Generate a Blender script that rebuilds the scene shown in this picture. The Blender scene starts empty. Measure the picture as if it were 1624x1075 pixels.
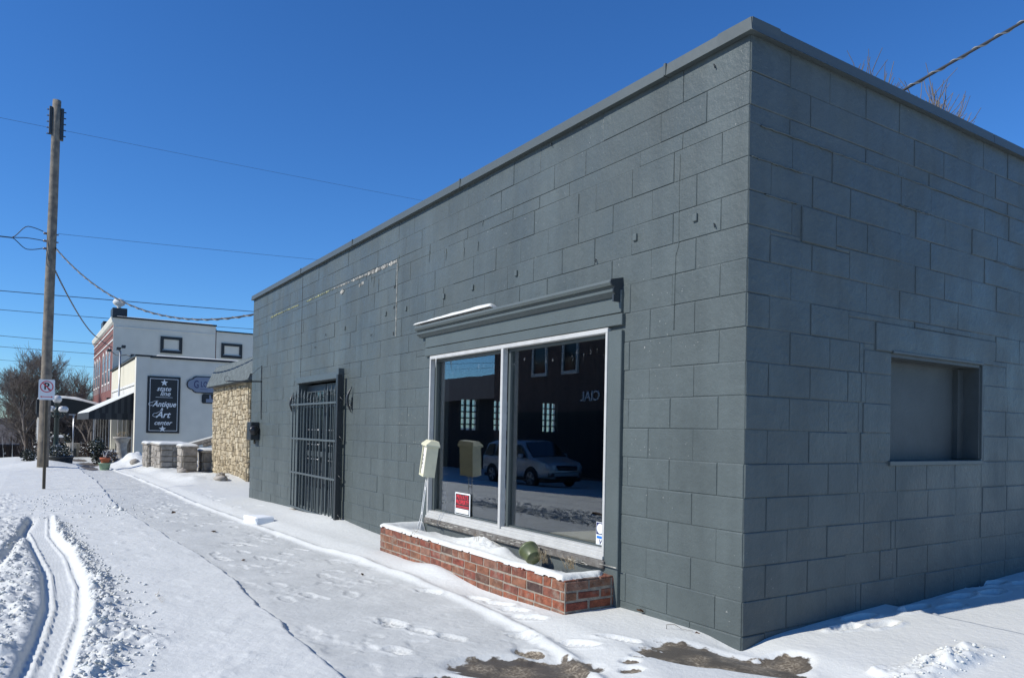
import bpy, math, random
import numpy as np
from mathutils import Vector, Matrix
random.seed(7)
rng = np.random.default_rng(7)
scn = bpy.context.scene
col = scn.collection
rad = math.radians

# ---------------------------------------------------------------- camera
cam = bpy.data.cameras.new('camera'); camo = bpy.data.objects.new('camera', cam); col.objects.link(camo)
cam.sensor_width = 36.0; cam.lens = 1178.04 / 1624 * 36.0
cam.shift_y = 128.16 / 1624
cam.clip_start = 0.05; cam.clip_end = 2000
Rr = Vector((0.5450655, 0.83814774, 0.02029716)); Ru = Vector((0.00117262, -0.02497169, 0.99968747)); Rf = Vector((-0.83839264, 0.54487135, 0.01459403))
M4 = Matrix((Rr, Ru, -Rf)).transposed().to_4x4()
M4.translation = Vector((2.92821, -3.54304, 1.26683))
camo.matrix_world = M4
scn.camera = camo

# ---------------------------------------------------------------- sky and sun
SUN_EL, SUN_AZ = 38.0, 9.0          # azimuth: degrees toward -x from the -y direction
world = bpy.data.worlds.new("World"); scn.world = world; world.use_nodes = True
wn = world.node_tree.nodes; wl = world.node_tree.links
for n in list(wn): wn.remove(n)
sky = wn.new('ShaderNodeTexSky'); sky.sky_type = 'NISHITA'; sky.sun_disc = False
sky.sun_elevation = rad(SUN_EL); sky.sun_rotation = rad(180 + SUN_AZ)
sky.altitude = 300; sky.air_density = 1.0; sky.dust_density = 0.0; sky.ozone_density = 4.0
bg = wn.new('ShaderNodeBackground'); bg.inputs[1].default_value = 0.12
hsv = wn.new('ShaderNodeHueSaturation'); hsv.inputs['Saturation'].default_value = 1.15; hsv.inputs['Value'].default_value = 1.0
wo = wn.new('ShaderNodeOutputWorld')
wl.new(sky.outputs[0], hsv.inputs['Color']); tint = wn.new('ShaderNodeMix'); tint.data_type = 'RGBA'; tint.blend_type = 'MULTIPLY'; tint.inputs[0].default_value = 1.0; tint.inputs[7].default_value = (0.60, 0.91, 1.24, 1)
wl.new(hsv.outputs[0], tint.inputs[6]); wl.new(tint.outputs[2], bg.inputs[0]); wl.new(bg.outputs[0], wo.inputs[0])
sd = bpy.data.lights.new('sun', 'SUN'); sd.energy = 5.0; sd.angle = rad(0.5); sd.color = (1.0, 0.965, 0.90)
so = bpy.data.objects.new('sun', sd); col.objects.link(so)
sdir = Vector((-math.sin(rad(SUN_AZ)) * math.cos(rad(SUN_EL)), -math.cos(rad(SUN_AZ)) * math.cos(rad(SUN_EL)), math.sin(rad(SUN_EL))))
so.rotation_euler = sdir.to_track_quat('Z', 'Y').to_euler()
scn.view_settings.view_transform = 'Standard'; scn.view_settings.look = 'None'
scn.view_settings.exposure = 0.0; scn.view_settings.gamma = 1.0
scn.cycles.max_bounces = 8; scn.cycles.transparent_max_bounces = 16

# ---------------------------------------------------------------- materials
MATS = {}
def mat(name, c, rough=0.7, metal=0.0, spec=0.5, bump=None, var=None, vscale=3.0, bscale=40.0, attr=None, c2=None, coat=0, detail=6, voff=None):
    """procedural principled material: noise colour variation between c and c2, noise bump"""
    m = bpy.data.materials.new(name); m.use_nodes = True; nt = m.node_tree; N = nt.nodes; L = nt.links
    p = N['Principled BSDF']; p.inputs['Roughness'].default_value = rough; p.inputs['Metallic'].default_value = metal
    p.inputs['Specular IOR Level'].default_value = spec
    p.inputs['Coat Weight'].default_value = coat
    tc = N.new('ShaderNodeTexCoord')
    cur = None
    if c2 is None and var: c2 = tuple(x * (1 - var) for x in c); 
    if c2 is not None:
        nz = N.new('ShaderNodeTexNoise'); nz.inputs['Scale'].default_value = vscale; nz.inputs['Detail'].default_value = detail
        L.new(tc.outputs['Object'], nz.inputs['Vector'])
        rp = N.new('ShaderNodeValToRGB'); rp.color_ramp.elements[0].position = 0.35; rp.color_ramp.elements[1].position = 0.65
        rp.color_ramp.elements[0].color = (*c2, 1); rp.color_ramp.elements[1].color = (*c, 1)
        L.new(nz.outputs['Fac'], rp.inputs[0]); cur = rp.outputs[0]
    if attr:                                  # per-block brightness from a face attribute
        at = N.new('ShaderNodeAttribute'); at.attribute_name = 'rnd'
        if isinstance(attr, (list, tuple)):   # ramp of colours
            r2 = N.new('ShaderNodeValToRGB'); e = r2.color_ramp.elements; r2.color_ramp.interpolation = 'LINEAR'
            while len(e) < len(attr): e.new(0.5)
            for i, cc in enumerate(attr): e[i].position = i / (len(attr) - 1); e[i].color = (*cc, 1)
            L.new(at.outputs['Fac'], r2.inputs[0])
            if cur is not None:
                mx = N.new('ShaderNodeMix'); mx.data_type = 'RGBA'; mx.blend_type = 'MULTIPLY'; mx.inputs[0].default_value = 1.0
                L.new(r2.outputs[0], mx.inputs[6]); L.new(cur, mx.inputs[7]); cur = mx.outputs[2]
            else: cur = r2.outputs[0]
        else:
            mr = N.new('ShaderNodeMapRange'); mr.inputs[3].default_value = 1 - attr; mr.inputs[4].default_value = 1 + attr
            L.new(at.outputs['Fac'], mr.inputs[0])
            mx = N.new('ShaderNodeMix'); mx.data_type = 'RGBA'; mx.blend_type = 'MULTIPLY'; mx.inputs[0].default_value = 1.0
            if cur is not None: L.new(cur, mx.inputs[6])
            else: mx.inputs[6].default_value = (*c, 1)
            L.new(mr.outputs[0], mx.inputs[7]); cur = mx.outputs[2]
    if cur is not None: L.new(cur, p.inputs['Base Color'])
    else: p.inputs['Base Color'].default_value = (*c, 1)
    if bump:
        nb = N.new('ShaderNodeTexNoise'); nb.inputs['Scale'].default_value = bscale; nb.inputs['Detail'].default_value = 5
        L.new(tc.outputs['Object'], nb.inputs['Vector'])
        b = N.new('ShaderNodeBump'); b.inputs['Strength'].default_value = bump; b.inputs['Distance'].default_value = 0.01
        L.new(nb.outputs['Fac'], b.inputs['Height']); L.new(b.outputs[0], p.inputs['Normal'])
    MATS[name] = m
    return m

def paint_block_material():
    """satin grey masonry paint: block-to-block tone, roller stipple, streaks, chalky wear"""
    m = bpy.data.materials.new('grey_masonry_paint'); m.use_nodes = True; N = m.node_tree.nodes; L = m.node_tree.links
    p = N['Principled BSDF']; p.inputs['Specular IOR Level'].default_value = 0.25
    tc = N.new('ShaderNodeTexCoord')
    def noise(scale, det=5, vec=None, sc=None):
        n = N.new('ShaderNodeTexNoise'); n.inputs['Scale'].default_value = scale; n.inputs['Detail'].default_value = det
        if sc:
            mp = N.new('ShaderNodeMapping'); mp.inputs['Scale'].default_value = sc; L.new(tc.outputs['Object'], mp.inputs[0]); L.new(mp.outputs[0], n.inputs['Vector'])
        else: L.new(tc.outputs['Object'], n.inputs['Vector'])
        return n.outputs['Fac']
    at = N.new('ShaderNodeAttribute'); at.attribute_name = 'rnd'
    def mrange(src, a, b, lo=0.3, hi=0.7):
        r = N.new('ShaderNodeMapRange'); r.inputs[1].default_value = lo; r.inputs[2].default_value = hi
        r.inputs[3].default_value = a; r.inputs[4].default_value = b; L.new(src, r.inputs[0]); return r.outputs[0]
    def mul(a, b):
        k = N.new('ShaderNodeMath'); k.operation = 'MULTIPLY'; L.new(a, k.inputs[0]); L.new(b, k.inputs[1]); return k.outputs[0]
    t = mul(mrange(at.outputs['Fac'], 0.965, 1.035, 0, 1), mrange(noise(1.1, 4), 0.90, 1.10))
    t = mul(t, mrange(noise(1.0, 5, sc=(5, 5, 0.35)), 0.90, 1.10))      # soft vertical streaks
    t = mul(t, mrange(noise(14, 5), 0.95, 1.05))
    mx = N.new('ShaderNodeMix'); mx.data_type = 'RGBA'; mx.blend_type = 'MULTIPLY'; mx.inputs[0].default_value = 1
    mx.inputs[6].default_value = (0.082, 0.099, 0.098, 1); L.new(t, mx.inputs[7])
    # worn flecks
    fl = N.new('ShaderNodeTexNoise'); fl.inputs['Scale'].default_value = 55; fl.inputs['Detail'].default_value = 2; L.new(tc.outputs['Object'], fl.inputs['Vector'])
    big = noise(0.9, 2)
    f1 = mrange(fl.outputs['Fac'], 0, 1, 0.735, 0.76); f2 = mrange(big, 0, 0.8, 0.5, 0.62)
    ff = mul(f1, f2)
    m2 = N.new('ShaderNodeMix'); m2.data_type = 'RGBA'; m2.inputs[7].default_value = (0.36, 0.36, 0.34, 1)
    L.new(ff, m2.inputs[0]); L.new(mx.outputs[2], m2.inputs[6]); L.new(m2.outputs[2], p.inputs['Base Color'])
    L.new(mrange(noise(3, 4), 0.36, 0.55), p.inputs['Roughness'])
    # bump: fine stipple + waves
    a = N.new('ShaderNodeMath'); a.operation = 'MULTIPLY_ADD'; L.new(noise(120, 4), a.inputs[0]); a.inputs[1].default_value = 0.5; L.new(noise(34, 5), a.inputs[2])
    a2 = N.new('ShaderNodeMath'); a2.operation = 'MULTIPLY_ADD'; L.new(noise(7, 3), a2.inputs[0]); a2.inputs[1].default_value = 1.5; L.new(a.outputs[0], a2.inputs[2])
    b = N.new('ShaderNodeBump'); b.inputs['Strength'].default_value = 0.6; b.inputs['Distance'].default_value = 0.007
    L.new(a2.outputs[0], b.inputs['Height']); L.new(b.outputs[0], p.inputs['Normal'])
    return m

def snow_material(name, ground=False):
    m = bpy.data.materials.new(name); m.use_nodes = True; N = m.node_tree.nodes; L = m.node_tree.links
    p = N['Principled BSDF']; p.inputs['Roughness'].default_value = 0.62; p.inputs['Specular IOR Level'].default_value = 0.3
    tc = N.new('ShaderNodeTexCoord')
    def noise(scale, det=5, sc=None):
        n = N.new('ShaderNodeTexNoise'); n.inputs['Scale'].default_value = scale; n.inputs['Detail'].default_value = det
        if sc:
            mp = N.new('ShaderNodeMapping'); mp.inputs['Scale'].default_value = sc; L.new(tc.outputs['Object'], mp.inputs[0]); L.new(mp.outputs[0], n.inputs['Vector'])
        else: L.new(tc.outputs['Object'], n.inputs['Vector'])
        return n.outputs['Fac']
    def mth(op, a, b, c=None):
        k = N.new('ShaderNodeMath'); k.operation = op
        for i, v in enumerate((a, b, c)):
            if v is None: continue
            if isinstance(v, (int, float)): k.inputs[i].default_value = v
            else: L.new(v, k.inputs[i])
        return k.outputs[0]
    def mix(f, a, b):
        k = N.new('ShaderNodeMix'); k.data_type = 'RGBA'
        L.new(f, k.inputs[0]) if not isinstance(f, float) else setattr(k.inputs[0], 'default_value', f)
        for i, v in ((6, a), (7, b)):
            if isinstance(v, tuple): k.inputs[i].default_value = (*v, 1)
            else: L.new(v, k.inputs[i])
        return k.outputs[2]
    def mr(src, lo, hi, a, b):
        r = N.new('ShaderNodeMapRange'); r.inputs[1].default_value = lo; r.inputs[2].default_value = hi; r.inputs[3].default_value = a; r.inputs[4].default_value = b
        L.new(src, r.inputs[0]); return r.outputs[0]
    white = mix(noise(2.2, 5), (0.59, 0.60, 0.565), (0.665, 0.67, 0.635))
    b = N.new('ShaderNodeBump'); b.inputs['Strength'].default_value = 0.45; b.inputs['Distance'].default_value = 0.004
    hgt = mth('MULTIPLY_ADD', noise(26, 5), 2.2, noise(150, 4))
    L.new(hgt, b.inputs['Height'])
    L.new(b.outputs[0], p.inputs['Normal'])
    if not ground:
        L.new(white, p.inputs['Base Color']); return m
    b.inputs['Strength'].default_value = 0.6
    th = N.new('ShaderNodeAttribute'); th.attribute_name = 'thin'
    br = N.new('ShaderNodeAttribute'); br.attribute_name = 'bare'
    tf = mth('MULTIPLY', th.outputs['Fac'], mr(noise(2.6, 6), 0.3, 0.62, 0.35, 1.0))
    icy = mix(noise(9, 6), (0.40, 0.41, 0.39), (0.56, 0.568, 0.54))
    c1 = mix(tf, white, icy)
    # wet concrete showing through
    grit = mix(mr(noise(60, 4), 0.45, 0.66, 0, 1), (0.135, 0.108, 0.075), (0.37, 0.32, 0.24))
    grit = mix(mr(noise(5, 5), 0.42, 0.60, 0, 1), (0.085, 0.073, 0.058), grit)
    bf = mr(mth('ADD', br.outputs['Fac'], mth('MULTIPLY_ADD', noise(11, 7), 0.85, -0.425)), 0.47, 0.53, 0, 1)
    c2 = mix(bf, c1, grit)
    L.new(c2, p.inputs['Base Color'])
    L.new(mr(bf, 0, 1, 0.62, 0.45), p.inputs['Roughness'])
    return m

def smear_over(name, colr, scale, lo, hi, amount):
    """patches of another colour (mortar smears) over a finished material"""
    m = MATS[name]; N = m.node_tree.nodes; L = m.node_tree.links; p = N['Principled BSDF']; src = p.inputs['Base Color'].links[0].from_socket
    tc = N.new('ShaderNodeTexCoord'); nz = N.new('ShaderNodeTexNoise'); nz.inputs['Scale'].default_value = scale; nz.inputs['Detail'].default_value = 7; nz.inputs['Roughness'].default_value = 0.62; L.new(tc.outputs['Object'], nz.inputs['Vector'])
    r = N.new('ShaderNodeMapRange'); r.inputs[1].default_value = lo; r.inputs[2].default_value = hi; r.inputs[3].default_value = 0; r.inputs[4].default_value = amount; L.new(nz.outputs['Fac'], r.inputs[0])
    mx = N.new('ShaderNodeMix'); mx.data_type = 'RGBA'; mx.inputs[7].default_value = (*colr, 1); L.new(r.outputs[0], mx.inputs[0]); L.new(src, mx.inputs[6]); L.new(mx.outputs[2], p.inputs['Base Color'])
PAINT = paint_block_material()
SNOW = snow_material('snow'); SNOWG = snow_material('snow_ground_surface', True)
mat('grey_trim', (0.088, 0.108, 0.105), 0.5, bump=0.25, var=0.12, bscale=60)
mat('shaded_recess_metal', (0.062, 0.074, 0.074), 0.55, bump=0.3, c2=(0.050, 0.060, 0.060), vscale=5)  # darker than the trim grey: recess shade is put into the colour
mat('grey_metal_trim', (0.072, 0.088, 0.087), 0.5, bump=0.12, var=0.08, bscale=20)
mat('dark_trim', (0.035, 0.045, 0.052), 0.5, var=0.2)
mat('white_frame', (0.50, 0.50, 0.475), 0.42, var=0.12, vscale=12, bump=0.1)
mat('weathered_wood', (0.17, 0.16, 0.145), 0.85, bump=0.8, c2=(0.085, 0.075, 0.065), vscale=16, bscale=50)
mat('grey_panel', (0.085, 0.100, 0.102), 0.6, bump=0.3, var=0.15, vscale=6)
mat('mortar', (0.34, 0.29, 0.23), 0.95, bump=0.8, c2=(0.20, 0.18, 0.155), vscale=20, bscale=70)
mat('planter_brick', (0.95, 0.95, 0.95), 0.85, bump=1.0, c2=(0.50, 0.48, 0.47), vscale=17, bscale=60,
    attr=[(0.05, 0.034, 0.034), (0.17, 0.080, 0.050), (0.28, 0.068, 0.040), (0.23, 0.070, 0.045), (0.27, 0.125, 0.070), (0.32, 0.090, 0.042), (0.28, 0.17, 0.12)])
smear_over('planter_brick', (0.27, 0.22, 0.17), 9.0, 0.52, 0.68, 0.62)
mat('limestone', (1, 1, 1), 0.9, bump=1.0, c2=(0.72, 0.68, 0.6), vscale=9, bscale=22,
    attr=[(0.24, 0.20, 0.14), (0.36, 0.30, 0.20), (0.54, 0.46, 0.32), (0.42, 0.365, 0.26), (0.62, 0.55, 0.40)])
mat('stone_mortar', (0.30, 0.245, 0.165), 0.95, bump=0.8, c2=(0.17, 0.14, 0.10))
mat('grey_stone', (1, 1, 1), 0.9, bump=1.0, c2=(0.6, 0.6, 0.6), vscale=8, bscale=20,
    attr=[(0.24, 0.22, 0.19), (0.34, 0.31, 0.27), (0.42, 0.39, 0.34), (0.30, 0.28, 0.25)])
mat('soil', (0.05, 0.038, 0.028), 0.95, bump=0.9, var=0.4, vscale=30)
mat('olive_plastic', (0.115, 0.135, 0.062), 0.4, var=0.15)
mat('dry_grass', (0.42, 0.34, 0.22), 0.9, c2=(0.25, 0.19, 0.12), vscale=30)
mat('ivory_plastic', (0.70, 0.67, 0.47), 0.45, var=0.12, vscale=10)
mat('paper', (0.72, 0.70, 0.62), 0.7, var=0.15, vscale=20)
mat('white_wire', (0.72, 0.72, 0.70), 0.5)
mat('black_ink', (0.02, 0.02, 0.025), 0.6)
mat('faded_ink', (0.10, 0.11, 0.13), 0.6)
mat('red_ink', (0.62, 0.035, 0.055), 0.5)
mat('sign_white', (0.75, 0.78, 0.78), 0.45, var=0.05)
mat('sign_black', (0.018, 0.02, 0.022), 0.5)
mat('blue_ink', (0.01, 0.16, 0.62), 0.4)
mat('navy_ink', (0.015, 0.02, 0.10), 0.4)
mat('yellow_ink', (0.80, 0.52, 0.02), 0.4)
mat('black_iron', (0.022, 0.027, 0.030), 0.42, bump=0.2)
mat('door_paint', (0.06, 0.075, 0.082), 0.45, bump=0.2, var=0.15)
mat('old_pole_wood', (0.25, 0.215, 0.165), 0.9, bump=1.0, c2=(0.13, 0.115, 0.095), vscale=5, bscale=25)
mat('post_steel', (0.10, 0.085, 0.06), 0.6, metal=0.3, var=0.3, vscale=8)
mat('cable_black', (0.03, 0.032, 0.035), 0.6)
mat('cable_grey', (0.20, 0.20, 0.19), 0.5, metal=0.3)
mat('insulator', (0.16, 0.12, 0.10), 0.3)
mat('white_render', (0.66, 0.635, 0.54), 0.85, bump=0.3, var=0.08, vscale=1.5)
mat('cream_render', (0.60, 0.56, 0.43), 0.85, bump=0.2, var=0.06, vscale=1.5)
mat('white_trim', (0.66, 0.65, 0.60), 0.7, var=0.1)
mat('black_trim', (0.014, 0.018, 0.020), 0.5)
mat('awning_black', (0.012, 0.018, 0.022), 0.8, bump=0.2)
mat('awning_stripe', (0.035, 0.042, 0.046), 0.8)
mat('old_glass', (0.012, 0.018, 0.022), 0.08, spec=0.7)
mat('shingle', (0.125, 0.15, 0.15), 0.9, bump=1.0, var=0.35, vscale=9, bscale=30)
mat('concrete', (0.42, 0.39, 0.34), 0.9, bump=0.8, c2=(0.28, 0.26, 0.22), vscale=7, bscale=35)
mat('terracotta', (0.42, 0.12, 0.055), 0.8, var=0.2)
mat('pale_green_glaze', (0.22, 0.33, 0.22), 0.5, var=0.15)
mat('lamp_green', (0.014, 0.03, 0.026), 0.4, bump=0.15)
mat('evergreen', (0.035, 0.05, 0.035), 0.9, c2=(0.02, 0.028, 0.022), vscale=12)
mat('dead_foliage', (0.085, 0.06, 0.05), 0.9, c2=(0.04, 0.03, 0.03), vscale=12)
mat('bark', (0.135, 0.11, 0.09), 0.95, bump=0.8, c2=(0.08, 0.065, 0.055), vscale=6)
mat('twig', (0.155, 0.137, 0.122), 0.95)
mat('leaf_litter', (0.20, 0.10, 0.045), 0.9, c2=(0.07, 0.04, 0.025), vscale=40)
mat('foam_white', (0.80, 0.82, 0.82), 0.6, bump=0.2)
mat('old_brick', (0.15, 0.10, 0.085), 0.9, bump=0.5, c2=(0.10, 0.07, 0.06), vscale=5)
mat('roof_tar', (0.05, 0.05, 0.055), 0.9)
mat('interior_paint', (0.10, 0.105, 0.11), 0.9, var=0.1)
mat('interior_floor', (0.30, 0.27, 0.22), 0.7, var=0.25, vscale=4)
mat('car_paint', (0.45, 0.47, 0.48), 0.3, metal=0.35, coat=0.6)
mat('car_glass', (0.012, 0.016, 0.02), 0.06, spec=0.8)
mat('tyre', (0.015, 0.015, 0.016), 0.85)
mat('alloy', (0.42, 0.43, 0.44), 0.35, metal=0.7)
mat('headlamp', (0.65, 0.68, 0.70), 0.12, spec=0.8)
mat('grille_black', (0.012, 0.012, 0.014), 0.35)
mat('painted_iron_grey', (0.075, 0.093, 0.096), 0.42, bump=0.2)
mat('yellow_residue', (0.42, 0.42, 0.20), 0.95, bump=0.8, c2=(0.10, 0.12, 0.10), vscale=9)
mat('white_residue', (0.46, 0.44, 0.38), 0.95, bump=1.0, c2=(0.13, 0.13, 0.12), vscale=14)
mat('dark_crack', (0.020, 0.025, 0.028), 0.9)
mat('fence_wood', (0.05, 0.045, 0.045), 0.9, var=0.3)
mat('blue_board', (0.20, 0.24, 0.31), 0.6, var=0.06)
mat('light_crack', (0.20, 0.215, 0.21), 0.9)
mat('hill_brush', (0.10, 0.085, 0.075), 1.0, bump=1.0, c2=(0.055, 0.045, 0.04), vscale=0.5)

def brick_facade_material():
    m = bpy.data.materials.new('facade_brick'); m.use_nodes = True; N = m.node_tree.nodes; L = m.node_tree.links
    p = N['Principled BSDF']; p.inputs['Roughness'].default_value = 0.9
    tc = N.new('ShaderNodeTexCoord'); sep = N.new('ShaderNodeSeparateXYZ'); cmb = N.new('ShaderNodeCombineXYZ')
    L.new(tc.outputs['Object'], sep.inputs[0]); L.new(sep.outputs[0], cmb.inputs[0]); L.new(sep.outputs[2], cmb.inputs[1])
    b = N.new('ShaderNodeTexBrick'); b.inputs['Scale'].default_value = 1.0; b.inputs['Brick Width'].default_value = 0.22; b.inputs['Row Height'].default_value = 0.075
    b.inputs['Mortar Size'].default_value = 0.007; b.inputs['Color1'].default_value = (0.20, 0.055, 0.045, 1); b.inputs['Color2'].default_value = (0.13, 0.04, 0.035, 1); b.inputs['Mortar'].default_value = (0.22, 0.16, 0.14, 1)
    L.new(cmb.outputs[0], b.inputs['Vector']); L.new(b.outputs['Color'], p.inputs['Base Color']); return m
MATS['facade_brick'] = brick_facade_material()

def glass_material(name, tint=(0.93, 0.96, 0.95), gain=3.1):
    m = bpy.data.materials.new(name); m.use_nodes = True; N = m.node_tree.nodes; L = m.node_tree.links
    for n in list(N):
        if n.type == 'BSDF_PRINCIPLED': N.remove(n)
    out = [n for n in N if n.type == 'OUTPUT_MATERIAL'][0]
    tr = N.new('ShaderNodeBsdfTransparent'); tr.inputs[0].default_value = (*tint, 1)
    gl = N.new('ShaderNodeBsdfGlossy'); gl.inputs['Roughness'].default_value = 0.004
    tcw = N.new('ShaderNodeTexCoord'); nw = N.new('ShaderNodeTexNoise'); nw.inputs['Scale'].default_value = 1.3; nw.inputs['Detail'].default_value = 1; L.new(tcw.outputs['Object'], nw.inputs['Vector'])
    bw = N.new('ShaderNodeBump'); bw.inputs['Strength'].default_value = 0.12; bw.inputs['Distance'].default_value = 0.01; L.new(nw.outputs['Fac'], bw.inputs['Height']); L.new(bw.outputs[0], gl.inputs['Normal'])
    gl.inputs[0].default_value = (0.96, 0.98, 1, 1)
    fr = N.new('ShaderNodeLayerWeight'); fr.inputs[0].default_value = 0.5
    pw = N.new('ShaderNodeMath'); pw.operation = 'POWER'; pw.inputs[1].default_value = 4.0; L.new(fr.outputs['Facing'], pw.inputs[0])
    k = N.new('ShaderNodeMath'); k.operation = 'MULTIPLY_ADD'; k.inputs[1].default_value = 0.95; k.inputs[2].default_value = 0.10; k.use_clamp = True
    mx = N.new('ShaderNodeMixShader'); L.new(pw.outputs[0], k.inputs[0]); L.new(k.outputs[0], mx.inputs[0]); L.new(tr.outputs[0], mx.inputs[1]); L.new(gl.outputs[0], mx.inputs[2])
    L.new(mx.outputs[0], out.inputs[0]); MATS[name] = m
    return m
glass_material('window_glass')
def glassblock_material():
    m = bpy.data.materials.new('glass_block'); m.use_nodes = True; N = m.node_tree.nodes; L = m.node_tree.links
    for n in list(N):
        if n.type == 'BSDF_PRINCIPLED': N.remove(n)
    out = [n for n in N if n.type == 'OUTPUT_MATERIAL'][0]
    tr = N.new('ShaderNodeBsdfTransparent'); tr.inputs[0].default_value = (0.9, 0.93, 0.9, 1)
    tl = N.new('ShaderNodeBsdfTranslucent'); tl.inputs[0].default_value = (0.9, 0.92, 0.9, 1)
    mx = N.new('ShaderNodeMixShader'); mx.inputs[0].default_value = 0.35
    L.new(tr.outputs[0], mx.inputs[1]); L.new(tl.outputs[0], mx.inputs[2]); L.new(mx.outputs[0], out.inputs[0]); MATS['glass_block'] = m
glassblock_material()
def globe_material():
    m = mat('globe_glass', (0.72, 0.70, 0.66), 0.15, spec=0.7, var=0.25, vscale=3); return m
globe_material()
def frost_material():
    m = bpy.data.materials.new('frost_smear'); m.use_nodes = True; N = m.node_tree.nodes; L = m.node_tree.links
    p = N['Principled BSDF']; p.inputs['Base Color'].default_value = (0.6, 0.66, 0.7, 1); p.inputs['Roughness'].default_value = 0.9
    out = [n for n in N if n.type == 'OUTPUT_MATERIAL'][0]
    tr = N.new('ShaderNodeBsdfTransparent'); mx = N.new('ShaderNodeMixShader')
    tc = N.new('ShaderNodeTexCoord'); nz = N.new('ShaderNodeTexNoise'); nz.inputs['Scale'].default_value = 22; nz.inputs['Detail'].default_value = 6
    L.new(tc.outputs['Object'], nz.inputs['Vector'])
    r = N.new('ShaderNodeMapRange'); r.inputs[1].default_value = 0.46; r.inputs[2].default_value = 0.72; r.inputs[3].default_value = 0.0; r.inputs[4].default_value = 0.12
    L.new(nz.outputs['Fac'], r.inputs[0]); L.new(r.outputs[0], mx.inputs[0]); L.new(tr.outputs[0], mx.inputs[1]); L.new(p.outputs[0], mx.inputs[2]); L.new(mx.outputs[0], out.inputs[0])
    MATS['frost_smear'] = m
frost_material()

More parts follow.
